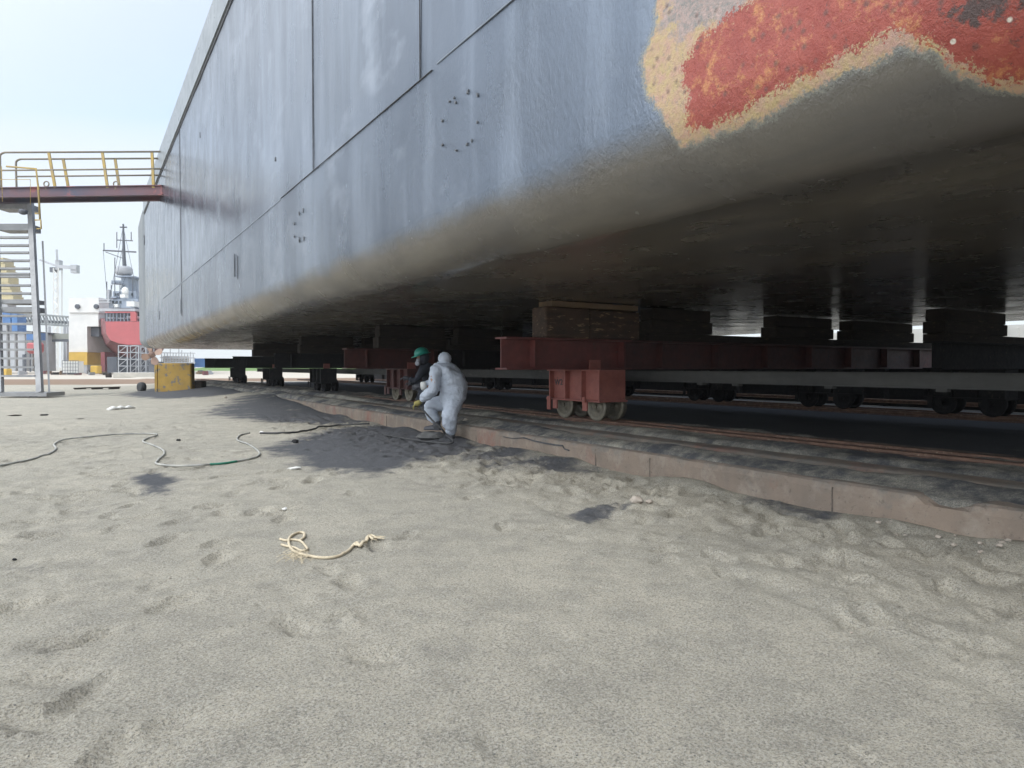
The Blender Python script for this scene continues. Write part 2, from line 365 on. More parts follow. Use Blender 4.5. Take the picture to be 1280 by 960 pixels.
def smooth_pts(pts, k=6):
    """Catmull-Rom"""
    pts = [Vector(p) for p in pts]; out = []
    for i in range(len(pts)-1):
        p0 = pts[max(i-1, 0)]; p1 = pts[i]; p2 = pts[i+1]; p3 = pts[min(i+2, len(pts)-1)]
        for j in range(k):
            t = j/k
            out.append(.5*((2*p1)+(p2-p0)*t+(2*p0-5*p1+4*p2-p3)*t*t+(3*p1-p0-3*p2+p3)*t**3))
    out.append(pts[-1]); return out
def copy_tree(o, parent=None):
    c = o.copy(); COL.objects.link(c); c.parent = parent
    for ch in list(o.children): copy_tree(ch, c)
    return c
def grid_mesh(name, X, Y, H, attrs=None):
    nx, ny = len(X), len(Y)
    XX, YY = np.meshgrid(X, Y, indexing='ij')
    co = np.stack([XX, YY, H], -1).reshape(-1, 3)
    i = np.arange((nx-1)*(ny-1)); a = (i//(ny-1))*ny+i % (ny-1)
    F = np.stack([a, a+ny, a+ny+1, a+1], -1)
    me = bpy.data.meshes.new(name); me.vertices.add(len(co)); me.vertices.foreach_set('co', co.ravel())
    me.loops.add(F.size); me.loops.foreach_set('vertex_index', F.ravel().astype(np.int32))
    me.polygons.add(len(F)); me.polygons.foreach_set('loop_start', np.arange(0, F.size, 4, dtype=np.int32)); me.polygons.foreach_set('loop_total', np.full(len(F), 4, dtype=np.int32))
    me.update(calc_edges=True)
    for k, v in (attrs or {}).items():
        at = me.attributes.new(k, 'FLOAT', 'POINT'); at.data.foreach_set('value', v.ravel().astype(np.float32))
    me.polygons.foreach_set('use_smooth', np.ones(len(F), dtype=bool))
    return me
def polysd(px, py, poly):
    """signed distance (positive inside) of points to polygon"""
    P_ = np.array(poly); n = len(P_); d = np.full(px.shape, 1e9); ins = np.zeros(px.shape, bool)
    for i in range(n):
        ax, ay = P_[i]; bx, by = P_[(i+1) % n]; ex, ey = bx-ax, by-ay
        t = np.clip(((px-ax)*ex+(py-ay)*ey)/(ex*ex+ey*ey+1e-12), 0, 1)
        d = np.minimum(d, np.hypot(px-ax-t*ex, py-ay-t*ey))
        cond = ((ay > py) != (by > py)) & (px < (bx-ax)*(py-ay)/(by-ay+1e-12)+ax)
        ins ^= cond
    return np.where(ins, d, -d)

# ------------------------------------------------------------------ ground
KX = 4.8            # face of the concrete plinth
def axis(lo, hi, step, far, g=1.05):
    a = list(np.arange(lo, hi, step)); s = step; v = a[-1]
    while v < far: s *= g; v += s; a.append(v)
    s = step; v = a[0]; b = []
    while v > -far: s *= g; v -= s; b.append(v)
    return np.array(b[::-1]+a)
GX = axis(-6.5, 5.0, .042, 2600); GY = axis(.6, 11.5, .042, 2600)
XX, YY = np.meshgrid(GX, GY, indexing='ij')
def ground_base(x, y):
    h = (fbm(x*.35+3, y*.35+8, 3)-.45)*.10
    near = np.exp(-((x-2)**2+(y-5)**2)/400)
    h = h*np.clip(near+.15, 0, 1)
    # drifts against the plinth
    dk = KX-x
    h = h+np.where(dk > 0, .16*np.exp(-(dk/.28)**2)*np.clip(fbm(y*1.1, y*.0+4, 3)-.25, 0, 1), 0)
    # mound that buries the plinth face further off
    h = h+.24*sstep(14.5, 22, y)*np.exp(-((x-4.9)/1.6)**2)*(1-sstep(40, 55, y))
    h = np.where(x > KX+.05, np.maximum(h*.3, -.1)+.06, h)
    return h
H = ground_base(XX, YY)
fine = (XX > -8) & (XX < KX+.3) & (YY > .2) & (YY < 16)
rough = fbm(XX*2.2, YY*2.2, 4)-.47
hum = fbm(XX*5.5+40, YY*5.5, 3)-.45
dist_k = sstep(2.6, 1.0, KX-XX)*sstep(0, .2, KX-XX)
leftz = sstep(.8, -1.5, XX-.15*YY+.3)
ridge = -np.abs(fbm(XX*5.6+9, YY*5.6+2, 4)-.47)*2+.25
H += fine*(ridge*.03*(dist_k*.9+.2+leftz*.35))
H += fine*(rough*.042*(.35+dist_k*1.1+leftz*.35)+hum*.034*(.35+dist_k*1.5+leftz*.9)+(fbm(XX*13, YY*13+5, 3)-.45)*.016*(.4+leftz*.8+dist_k))
def dent(cx, cy, lx, ly, a, dep, rim=.35):
    m = max(lx, ly)*2.6
    i0, i1 = np.searchsorted(GX, [cx-m, cx+m]); j0, j1 = np.searchsorted(GY, [cy-m, cy+m])
    if i1 <= i0 or j1 <= j0: return
    x = XX[i0:i1, j0:j1]-cx; y = YY[i0:i1, j0:j1]-cy
    u = (x*math.cos(a)+y*math.sin(a))/lx; v = (-x*math.sin(a)+y*math.cos(a))/ly
    r = np.sqrt(u*u+v*v)
    H[i0:i1, j0:j1] += -dep*np.exp(-(r**6))+dep*rim*np.exp(-((r-1.25)/.25)**2)
for i in range(760):
    cy = random.uniform(.8, 15)
    t = random.random()
    if t < .42: cx = KX-abs(random.gauss(.75, .55))-.12
    elif t < .85: cx = random.uniform(-6, .9+cy*.1)
    else: cx = random.uniform(-3, 4.4)
    if cx > KX-.12: continue
    kk = 1 if cx > 3 else .9
    dent(cx, cy, random.uniform(.10, .17), random.uniform(.05, .075), random.uniform(0, math.pi), kk*random.uniform(.018, .045), random.uniform(.15, .5))
for i in range(900):
    cy = random.uniform(.8, 13); cx = random.uniform(-6, KX-.15)
    if random.random() < .4: cx = KX-abs(random.gauss(.5, .5))-.1
    s = random.uniform(.02, .05)
    if cx < KX-.1: dent(cx, cy, s*random.uniform(1, 2), s, random.uniform(0, 3), random.uniform(-.014, .016), .2)
def groove(pts, wd, dep):
    pts = [G(*p) for p in pts]; pts = smooth_pts(pts, 4)
    for a, b in zip(pts[:-1], pts[1:]):
        n = max(1, int((b-a).length/(wd*.5)))
        for k in range(n):
            p = a.lerp(b, k/n)
            i0, i1 = np.searchsorted(GX, [p.x-wd*3, p.x+wd*3]); j0, j1 = np.searchsorted(GY, [p.y-wd*3, p.y+wd*3])
            if i1 > i0 and j1 > j0:
                r2 = ((XX[i0:i1, j0:j1]-p.x)**2+(YY[i0:i1, j0:j1]-p.y)**2)/wd**2
                H[i0:i1, j0:j1] -= dep*.16*np.exp(-r2)
groove([(880, 700), (980, 740), (1100, 790), (1210, 840), (1290, 880)], .06, .02)
groove([(905, 690), (1020, 735), (1140, 780), (1260, 835)], .07, -.018)
groove([(640, 620), (520, 600), (440, 570)], .05, .016)
groove([(790, 632), (740, 655)], .05, .02)
groove([(1210, 690), (1205, 740), (1190, 770)], .05, -.03)
groove([(60, 600), (40, 660), (30, 760)], .04, .012); groove([(100, 590), (190, 560)], .04, .012)
groove([(330, 720), (420, 790), (500, 860)], .06, .012); groove([(180, 760), (330, 740), (480, 700)], .05, .010)
# stains of dark blasting grit, moist earth road and pale dry strip
dark = np.zeros_like(H); earth = np.zeros_like(H); pale = np.zeros_like(H)
def stain(A, poly, soft, amt=1.0, z=0.0):
    q = [G(x, y, z) for x, y in poly]
    x0 = min(p.x for p in q)-soft*3; x1 = max(p.x for p in q)+soft*3; y0 = min(p.y for p in q)-soft*3; y1 = max(p.y for p in q)+soft*3
    i0, i1 = np.searchsorted(GX, [x0, x1]); j0, j1 = np.searchsorted(GY, [y0, y1])
    d = polysd(XX[i0:i1, j0:j1], YY[i0:i1, j0:j1], [(p.x, p.y) for p in q])
    A[i0:i1, j0:j1] = np.maximum(A[i0:i1, j0:j1], amt*sstep(-soft, soft, d))
stain(dark, [(255, 517), (300, 503), (350, 503), (430, 516), (470, 528), (420, 530), (330, 526)], .8, .8)
stain(dark, [(335, 560), (380, 545), (440, 532), (520, 530), (600, 545), (600, 560), (540, 575), (470, 592), (390, 585)], .55, .9)
stain(dark, [(600, 548), (760, 590), (640, 590), (560, 575)], .3, .55)
stain(dark, [(165, 598), (195, 592), (222, 600), (205, 618), (178, 616)], .18, .9)
stain(dark, [(150, 494), (190, 487), (300, 488), (330, 497), (290, 500), (200, 499)], .8, .9)
stain(dark, [(700, 642), (760, 628), (800, 628), (765, 640), (735, 655)], .05, .6)
stain(dark, [(880, 595), (960, 615), (1060, 640), (1040, 660), (930, 630)], .12, .45)
stain(pale, [(-900, 474), (230, 474), (700, 472), (1200, 470), (1200, 464), (-900, 464)], 3.0, 1)
stain(earth, [(-900, 483), (60, 481), (200, 481), (270, 478), (600, 476), (900, 474), (900, 471), (200, 473.5), (-900, 474)], 2.0, 1)
stain(pale, [(100, 483), (200, 482), (300, 486), (250, 481), (150, 480)], 1.0, .8)
ud = sstep(KX+.3, KX+1.2, XX)*sstep(19.5, 17.5, XX)*(YY < 49)*(YY > -12)  # darkens the ground in one even strip under the barge
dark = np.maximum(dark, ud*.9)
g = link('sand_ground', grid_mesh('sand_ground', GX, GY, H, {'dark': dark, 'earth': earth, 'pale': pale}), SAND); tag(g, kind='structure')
def gz(x, y):
    i = min(max(np.searchsorted(GX, x), 1), len(GX)-1); j = min(max(np.searchsorted(GY, y), 1), len(GY)-1)
    return float(max(H[i, j], H[i-1, j-1], H[i-1, j], H[i, j-1]))
def GG(x, y, lift=0.0):
    p = G(x, y); 
    for _ in range(3): p = G(x, y, gz(p.x, p.y))
    return p+UP*lift

# grassy rise far off
def hill(name, pts, zt, mat):
    bm = BM(); ring = []
    for (x, y, d, h) in pts: ring.append((Z(x, y, d), h))
# a rounded bank: profile swept along a line
def bank(name, a, b, width, height, mat, n=40, m=10):
    X = []; bm = BM(); rows = []
    d = (b-a); nrm = Vector((-d.y, d.x, 0)).normalized()
    if nrm.dot(FW) < 0: nrm = -nrm
    for i in range(n+1):
        t = i/n; env = math.sin(math.pi*min(max(t, .0), 1))**.35
        row = []
        for j in range(m+1):
            u = j/m; z = height*env*math.sin(math.pi*u*.98+.01)**.8*(1+.12*math.sin(i*1.3+j))
            row.append(bm.verts.new(a.lerp(b, t)+nrm*width*u+UP*(z-.2)))
        rows.append(row)
    for i in range(n):
        for j in range(m): bm.faces.new((rows[i][j], rows[i+1][j], rows[i+1][j+1], rows[i][j+1]))
    return struct(name, bm, mat, True)
ga = Z(200, 463, 190); gb = Z(1900, 463, 190)
bank('grass_bank', Vector((ga.x, ga.y, 0)), Vector((gb.x, gb.y, 0)), 60, 6.3, GRASS)

# ------------------------------------------------------------------ concrete plinth with the rails on it
pl = empty('concrete_plinth', (KX, 12, 0), 'long low pinkish concrete plinth with chipped edge that carries the near rusty rails', 'kerb')
ys = np.concatenate([np.arange(-4, 12, .07), np.arange(12, 49, .3)])
prof = [(0, -.4), (0, -.02), (0, .08), (0, .17), (.012, .222), (.05, .235), (.25, .238), (.62, .238), (.67, .268), (.72, .275), (1.0, .275), (2.6, .27), (2.62, -.3)]
bm = BM(); rows = []
for y in ys:
    row = []
    for k, (px, pz) in enumerate(prof):
        e = fbm(np.array(y*3.1), np.array(k*.7), 4)-.47
        dx = .02*e; dz = 0
        if k in (4, 5): dx += .03*max(0, e); dz -= .05*max(0, e)
        if k in (4, 5, 6) and 2.05 < y < 2.45: dx += .06*(k < 6)*math.sin((y-2.05)/.4*math.pi); dz -= .05*math.sin((y-2.05)/.4*math.pi)
        if k in (8, 9): dx += .03*e
        row.append(bm.verts.new((KX+px+dx, y, pz+dz)))
    rows.append(row)
for a, b in zip(rows[:-1], rows[1:]):
    for k in range(len(prof)-1): bm.faces.new((a[k], b[k], b[k+1], a[k+1]))
bm.faces.new(rows[0]); bm.faces.new(rows[-1][::-1])
obj('concrete_body', bm, CONC, pl)
for y in (1.2, 3.04, 5.0, 5.85, 8.55, 11.96, 14.3):
    bm = BM(); bb(bm, KX-.004, KX+.02, y-.005, y+.006, -.1, .10); bb(bm, KX-.003, KX+.02, y-.001, y+.007, .10, .19); obj('joint', bm, M('dusty_joint', (.10, .085, .07), (.16, .13, .11), 20, .9), pl)
bm = BM(); cr_ = [L(x, y, KX) for x, y in ((630, 546), (642, 548), (655, 547), (668, 551), (682, 554), (694, 556), (704, 557), (706, 561), (712, 563))]
for a, b in zip(cr_[:-1], cr_[1:]):
    bar(bm, Vector((KX-.008, a.y, a.z)), Vector((KX-.008, b.y, b.z)), random.uniform(.006, .018), .012, (1, 0, 0))
obj('crack', bm, DARKLINE, pl)
# drifts of dark grit lying on top of the plinth
dx_ = np.arange(KX+.02, KX+2.3, .035); dy_ = np.concatenate([np.arange(-2, 12, .045), np.arange(12, 40, .16)])
DX, DY = np.meshgrid(dx_, dy_, indexing='ij')
u = DX-KX
band1 = np.exp(-((u-.33-.08*np.sin(DY*.9))/.24)**2)*.075
band2 = np.exp(-((u-1.12)/.17)**2)*.05
band3 = .085*sstep(.80, .98, u)
HD = .212+(band1+band2*.3+band3)*(.6+1.1*(fbm(DX*3, DY*1.6, 4)))+.02*(fbm(DX*9, DY*9, 3)-.5)
HD += sstep(13, 20, DY)*.05
HD -= .10*sstep(.10, .0, u)
HD = np.where((DY > 8.6) & (DY < 9.4) & (u < .5), HD+.02, HD)
dd = link('grit_drift', grid_mesh('grit_drift', dx_, dy_, HD, {'dark': .22+.5*fbm(DX*2, DY*.8, 4), 'earth': np.zeros_like(HD), 'pale': np.zeros_like(HD)}), SAND)
tag(dd, 'drift of dark blasting grit lying on the concrete plinth', 'grit', kind='stuff')

def rail(D, y0, y1, zt, label, grp=None):
    pr = [(-.06, 0), (-.06, .012), (-.012, .022), (-.01, .06), (-.034, .067), (-.034, .09), (-.028, .095), (.028, .095), (.034, .09), (.034, .067), (.01, .06), (.012, .022), (.06, .012), (.06, 0)]
    bm = BM(); yy = np.arange(y0, y1+.01, 1.0); rows = []
    for y in yy: rows.append([bm.verts.new((D+px+.003*math.sin(y*1.7), y, zt-.095+pz)) for px, pz in pr])
    for a, b in zip(rows[:-1], rows[1:]):
        for k in range(len(pr)-1): bm.faces.new((a[k], b[k], b[k+1], a[k+1]))
    bm.faces.new(rows[0]); bm.faces.new(rows[-1][::-1])
    return top('rail', bm, RUSTRAIL, label, 'rail', grp)
RD = 6.26; RZ = .345
rail(RD, -4, 48, RZ, 'rusty brown steel rail nearest the sand, along the top of the pink concrete plinth')
rail(RD+.32, -4, 48, RZ, 'second rusty rail close behind the nearest rail on the plinth, in shade')
for D in (12.7, 13.3, 17.0):
    rail(D, -2, 48, .30, 'dark rail in deep shade far under the barge', 'inner rails under the barge')

# ------------------------------------------------------------------ the barge
HX, HB, HT = 2.75, 2.05, 9.56; RB = .50; HW = 13.4; HS0, HS1 = -16.0, 38.6
def prof_pt(g):
    """girth g measured down the side from z=HT -> (x,z)"""
    ls = HT-(HB+RB); la = math.pi/2*RB
    if g < ls: return HX, HT-g
    if g < ls+la:
        a = (g-ls)/RB; return HX+RB-RB*math.cos(a), HB+RB-RB*math.sin(a)
    return HX+RB+(g-ls-la), HB
LS = HT-(HB+RB); LA = math.pi/2*RB; LT = LS+LA+(HW-RB)
gs = np.concatenate([np.arange(0, LS-2.2, .3), np.arange(LS-2.2, LS, .045), LS+np.linspace(0, LA, 22), LS+LA+np.arange(.045, 1.2, .06), LS+LA+np.arange(1.2, HW-RB, .4), [LT]])
ss = np.concatenate([np.arange(HS0, .4, .8), np.arange(.4, 4.2, .04), np.arange(4.2, HS1, .2), [HS1]])
PX = np.array([prof_pt(g_) for g_ in gs])
SS, GS = np.meshgrid(ss, gs, indexing='ij')
HXX = np.tile(PX[:, 0], (len(ss), 1)); HZZ = np.tile(PX[:, 1], (len(ss), 1))
# slight hungry-horse dishing between frames, strongest at the bilge
fr = np.sin(SS*2*math.pi/1.25); bil = np.exp(-((GS-(LS+LA*.5))/.9)**2); sidem = (GS < LS)
far_amp = .35+.65*sstep(8, 30, SS)
HXX += (fr*.014*bil*far_amp+sidem*(fbm(SS*.9, GS*.9, 3)-.45)*.014)
HZZ += fr*.012*bil*(1-sidem)*far_amp+(GS > LS+LA)*(fbm(SS*.8+7, GS*.7, 3)-.45)*.018
def hit(x, y):
    """pixel -> (s, girth) on the barge skin"""
    r = ray(x, y); t = HX/r.x; p = CAM+r*t
    if p.z > HB+RB: return (p.y, HT-p.z)
    # arc: solve
    cx, cz = HX+RB, HB+RB
    tf = (HB-EYE)/r.z if r.z > 0 else 1e3
    if tf*r.x >= cx: return ((CAM+r*tf).y, LS+LA+(tf*r.x-cx))
    lo = t; hi = cx/r.x
    for k in range(400):
        t = lo+(hi-lo)*k/399; p = CAM+r*t
        if p.x >= cx: return (p.y, LS+LA+(p.x-cx))
        if math.hypot(p.x-cx, p.z-cz) <= RB:
            return (p.y, LS+RB*math.atan2(cz-p.z, cx-p.x))
    return (p.y, LS+LA)
patch = [(835, -420), (828, -120), (822, 0), (815, 40), (800, 80), (808, 120), (830, 150), (850, 187), (900, 168), (960, 147), (1020, 112), (1080, 87), (1130, 62), (1160, 68), (1200, 97), (1240, 110), (1285, 118), (1400, 130), (1560, 60), (1560, -420)]
redp = [(862, 154), (868, 120), (856, 84), (885, 44), (950, 2), (990, -40), (1000, -420), (1520, -420), (1520, 20), (1390, 95), (1290, 85), (1240, 88), (1200, 68), (1165, 40), (1130, 28), (1080, 45), (1010, 84), (940, 120), (890, 152)]
greyp = [(835, -400), (830, 20), (850, 50), (900, 25), (960, -10), (980, -60), (980, -400)]
dkp = [(1195, 15), (1215, 35), (1240, 25), (1290, 20), (1420, 10), (1480, -300), (1250, -300), (1200, -40)]
A = {}
for nm, pg in (('sd', patch), ('rd', redp), ('gy', greyp), ('dk', dkp)):
    q = []
    for a, b in zip(pg, pg[1:]+pg[:1]):
        for k in range(4): q.append(hit(a[0]+(b[0]-a[0])*k/4, a[1]+(b[1]-a[1])*k/4))
    A[nm] = polysd(SS, GS, q)
    A[nm] = np.clip(A[nm], -5, 5)
barge = empty('barge', (HX+HW/2, 11, HB), 'huge grey painted steel barge on keel blocks, filling the sky above the sand', 'barge')
me = grid_mesh('hull_side', ss, gs, HZZ*0, A)
co = np.stack([HXX, SS, HZZ], -1).reshape(-1, 3); me.vertices.foreach_set('co', co.ravel()); me.update()
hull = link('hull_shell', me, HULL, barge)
# end section, narrower in the plan and turned inwards
def section(dx, dz, s, top_):
    out = []
    for g_ in np.concatenate([[0, 2, 4, LS-.8], LS+np.linspace(0, LA, 9), [LS+LA+3, LS+LA+9, LT-.4]]):
        x, z = prof_pt(g_); out.append(Vector((x+dx, s, max(z, HB)+dz if g_ > 0 else top_)))
    return out
bm = BM(); secs = [section(.05, .03, HS1+.03, HT-.25), section(.06, .06, HS1+3, HT-.3), section(.10, .16, HS1+6, HT-.45), section(.26, .34, HS1+8.0, HT-.6), section(.6, .6, HS1+8.8, HT-.7)]
vr = [[bm.verts.new(p) for p in s_] for s_ in secs]
for a, b in zip(vr[:-1], vr[1:]):
    for k in range(len(a)-1): bm.faces.new((a[k], b[k], b[k+1], a[k+1]))
bm.faces.new(vr[-1]); bm.faces.new(vr[0][::-1])
obj('bow_section', bm, M('dull_hull_paint', (.20, .215, .225), (.16, .175, .19), .8, .6, bs=.2, bscale=12), barge, True)
bm = BM(); bb(bm, HX+HW-.01, HX+HW+.05, HS0, HS1, HB, HT-.1); obj('far_side', bm, BLACKM, barge)
bm = BM(); bb(bm, HX+.1, HX+HW, HS0, HS1, HT-.1, HT-.02); obj('deck', bm, BLACKM, barge)
bm = BM(); bb(bm, HX+.02, HX+HW, HS0-.05, HS0, HB+.02, HT-.1); obj('transom', bm, BLACKM, barge)
bm = BM(); bb(bm, HX-.055, HX+.02, HS0, HS1, 8.78, HT+.05); bb(bm, HX-.055, HX+.5, HS0, HS1, HT+.05, HT+.08); obj('sheer_strake', bm, M('sheer_paint', (.24, .26, .275), (.18, .20, .215), 1.2, .35, spec=.6), barge)
bm = BM(); bb(bm, HX-.02, HX+.03, HS0, HS1, 8.70, 8.775); obj('painted_shadow_line', bm, DARKLINE, barge)  # dark strip standing in for the shadow beneath the sheer strake
def seam(y0, y1, z0, z1, wd, name='plate_seam'):
    bm = BM(); ye = y1 if y1 > y0 else y0+wd; n = max(1, int(max(abs(ye-y0), z1-z0)/.15))
    for k in range(n):
        if y1 > y0:
            a = y0+(y1-y0)*k/n; b = y0+(y1-y0)*(k+1)/n; w_ = wd*random.uniform(.4, 1.15); bb(bm, HX-.014, HX-.002, a, b, z0-w_/2, z0+w_/2)
        else:
            a = z0+(z1-z0)*k/n; b = z0+(z1-z0)*(k+1)/n; w_ = wd*random.uniform(.4, 1.15); bb(bm, HX-.014, HX-.002, y0-w_/2, y0+w_/2, a, b)
    obj(name, bm, DARKLINE, barge)
SZ = 3.815
seam(5.96, 5.96, SZ, 8.7, .006); seam(9.47, 9.47, SZ, 8.7, .007); seam(24.2, 24.2, 2.75, 8.7, .022)
seam(5.7, 11.3, SZ, SZ, .008)
bm = BM()
for y0, y1, z0, t in ((11.3, 30, SZ-.02, .012), (1.0, 5.6, SZ+.02, .010)  ):
    bb(bm, HX-.009, HX+.01, y0, y1, z0-t*.6, z0+t*.6)
obj('weld_line', bm, M('weld_paint', (.12, .14, .17), (.17, .19, .22), 3, .5), barge)
for (x, y, w_, h_) in [(562, 127, .05, .03), (570, 128, .045, .04), (585, 115, .05, .05), (597, 119, .04, .04), (568, 122, .03, .03), (553, 151, .04, .03), (597, 153, .035, .03), (553, 181, .04, .035), (570, 188, .06, .03), (584, 180, .05, .04), (590, 176, .03, .03),
                       (379, 263, .05, .09), (374, 267, .05, .06), (368, 280, .04, .05), (368, 296, .04, .05), (374, 300, .05, .08), (380, 298, .05, .09), (293, 336, .05, .75), (297, 334, .04, .8), (226, 383, .08, .6), (199, 395, .1, .5), (180, 300, .1, .5), (250, 169, .04, .25), (344, 200, .05, .1)]:
    bm = BM(); p = L(x, y, HX-.004); c = [bm.verts.new((HX-.012, p.y+w_*.36*math.cos(a)*random.uniform(.4, 1.3), p.z+h_*.42*math.sin(a)*random.uniform(.5, 1.3))) for a in np.linspace(0, 2*math.pi, 9)[:-1]]
    c2 = [bm.verts.new(Vector((HX+.03, v.co.y, v.co.z))) for v in c]
    bm.faces.new(c)
    for k in range(8): bm.faces.new((c[k], c[(k+1) % 8], c2[(k+1) % 8], c2[k]))
    obj('burn_mark', bm, M('scorched_paint', (.07, .075, .085), (.12, .125, .135), 30, .6), barge)

# ------------------------------------------------------------------ trolleys
def wheel(bm, c):
    # dish wheel, axis along X, outer face towards -X
    lathe(bm, c, (1, 0, 0), [(-.035, .03), (-.05, .035), (-.05, .055), (-.02, .065), (-.012, .13), (-.045, .145), (-.055, .175), (-.05, .205), (-.03, .215), (-.02, .195), (.05, .19), (.06, .17), (.06, .03)], 36)
def bogie(root, D, s, mat, wm, zr, zt, text=None, L_=1.22, detail=True):
    """frame on two (x2) wheels; its own frame part, wheels as sub-parts"""
    bm = BM(); y0, y1 = s-L_/2, s+L_/2; zb = .63-(RZ-zr)
    bb(bm, D-.10, D+.30, y0, y1, zb, zt-.004)
    for yy in (y0+.01, y0+.41, y0+.80, y1-.03):
        bb(bm, D-.18, D-.10, yy-.012, yy+.012, zb+.004, zt-.006)
    bb(bm, D-.20, D+.32, y0-.03, y1+.03, zb-.022, zb+.002)
    bb(bm, D-.19, D-.09, y0-.02, y1+.02, zt-.022, zt-.005)
    for yy in (s-.36, s+.36):                       # axle boxes hanging below the plate
        for dy in (-.23, ):
            pass
        bb(bm, D-.24, D-.215, yy-.05, yy+.05, zb-.15, zb-.02)
    fr_ = obj('bogie_frame', bm, mat, root)
    bm = BM(); bb(bm, D-.262, D-.24, y1-.16, y1-.08, zb-.17, zb+.03); obj('axle_clip', bm, mat, fr_); bm = BM(); bb(bm, D-.262, D-.235, s-.36-.03, s-.36+.03, zb-.03, zb+.05); obj('axle_clip', bm, mat, fr_)
    for dD in (0, .32):
        for yy in (s-.38, s+.38):
            bm = BM(); wheel(bm, (D+dD, yy, zr+.19)); obj('wheel', bm, wm, fr_, True)
    for yy in (s-.38, s+.38):
        bm = BM(); tube(bm, [(D-.07, yy, zr+.19), (D+.36, yy, zr+.19)], .03, 10); obj('axle', bm, wm, fr_)
    if text:
        cu = bpy.data.curves.new('t', 'FONT'); cu.body = text; cu.size = .13; cu.extrude = .003; cu.align_x = 'CENTER'
        to = bpy.data.objects.new('t', cu); COL.objects.link(to); bpy.context.view_layer.update()
        me = bpy.data.meshes.new_from_object(to.evaluated_get(bpy.context.evaluated_depsgraph_get())); bpy.data.objects.remove(to)
        mt = Matrix(((0, 0, -1, 0), (-1, 0, 0, 0), (0, 1, 0, 0), (0, 0, 0, 1)))
        me.transform(Matrix.Translation((D-.106, y1-.17, zb+.20)) @ mt); link('painted_number', me, DARKLINE, fr_)
    return fr_
def ibeam(bm, x0, x1, y, z0, z1, fw=.30, tf=.025, tw=.02):
    bb(bm, x0, x1, y-fw/2, y+fw/2, z1-tf, z1); bb(bm, x0, x1, y-fw/2, y+fw/2, z0, z0+tf); bb(bm, x0, x1, y-tw/2, y+tw/2, z0+tf+.0005, z1-tf-.0005)
BT, BBm = 1.515, 1.067
SPOTS = [8.0, 14.6, 21.0, 27.6, 34.6]
def trolley(s, label, near_mat, beam_mat, text, grp):
    t = empty('transfer_trolley', (RD, s, RZ), label, 'trolley', grp)
    bm = BM(); ibeam(bm, 4.88, 7.15, s, BBm, BT)
    for x in (5.35, 6.99): bb(bm, x, x+.015, s-.14, s+.14, BBm+.03, BT-.03)
    be = obj('beam', bm, near_mat, t)
    bm = BM(); bb(bm, 6.30, 6.5, s-.185, s-.155, BBm-.06, BBm+.14); obj('bracket', bm, PINKRED, be)
    bm = BM(); ibeam(bm, 7.153, 17.4, s, BBm, BT-.003)
    for x in np.arange(7.8, 17, 1.3): bb(bm, x, x+.015, s-.14, s+.14, BBm+.03, BT-.03)
    obj('inner_beam', bm, beam_mat, t)
    bogie(t, RD, s-.05, near_mat if text is None else PINKRED, WHEELM if s < 20 else BLACKM, RZ, BBm, text)
    for D in (12.7, ): bogie(t, D, s+.2, BLACKM, BLACKM, .30, BBm)
    bm = BM(); bb(bm, 16.9, 17.2, s-.3, s+.3, .45, BBm-.003); fr_ = obj('end_leg', bm, BLACKM, t)
    for yy in (s-.2, s+.25):
        bm = BM(); wheel(bm, (17.0, yy, .49)); obj('wheel', bm, BLACKM, fr_, True)
    return t
tl = ['red steel trolley marked W2, nearest bogie on the rail under the brown timber block',
      'dark red trolley whose near bogie stands beside the green-helmeted worker',
      'near-black trolley third along the rail, left of the dark red one',
      'near-black trolley fourth along the rail, with light showing on both sides of its bogie',
      'near-black trolley at the far end of the rail, close to the scuffed yellow block']
for i, s in enumerate(SPOTS):
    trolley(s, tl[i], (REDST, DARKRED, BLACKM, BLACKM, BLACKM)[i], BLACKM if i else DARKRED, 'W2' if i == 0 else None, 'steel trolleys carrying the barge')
# shorter trolleys on the inner rails
def inner(s, D0, D1, label, tb):
    t = empty('inner_trolley', (12.7, s, .3), label, 'trolley', 'inner trolleys deep under the barge')
    bm = BM(); ibeam(bm, D0, D1, s, BBm, BT); obj('beam', bm, BLACKM, t)
    bogie(t, 12.7, s, BLACKM, BLACKM, .30, BBm)
    bm = BM(); bb(bm, D0+.02, D1, s-.16, s+.16, BT+.003, BT+.12); top('bearer_timber', bm, DTIMBER, tb, 'timber', 'bearer timbers on the trolleys')
inner(5.6, 11.5, 17.5, 'short black inner trolley deep in the shade at the right edge', 'dark bearer timber at the right edge, below the rightmost bright gap')
inner(11.3, 11.5, 17.5, 'short black inner trolley behind the red W2 trolley, deep in the shade', 'dark bearer timber seen behind the keel blocks right of centre')
for i, s in enumerate(SPOTS):
    bm = BM(); bb(bm, 7.5, 17.4, s-.16, s+.16, BT+.003, BT+.12)
    top('bearer_timber', bm, DTIMBER, ('long dark bearer timber on the red W2 trolley', 'long dark bearer timber behind the green-helmeted worker', 'long dark bearer timber on the third trolley', 'long dark bearer timber on the fourth trolley', 'long dark bearer timber on the farthest trolley')[i], 'timber', 'bearer timbers on the trolleys')
HBL = HB-.012
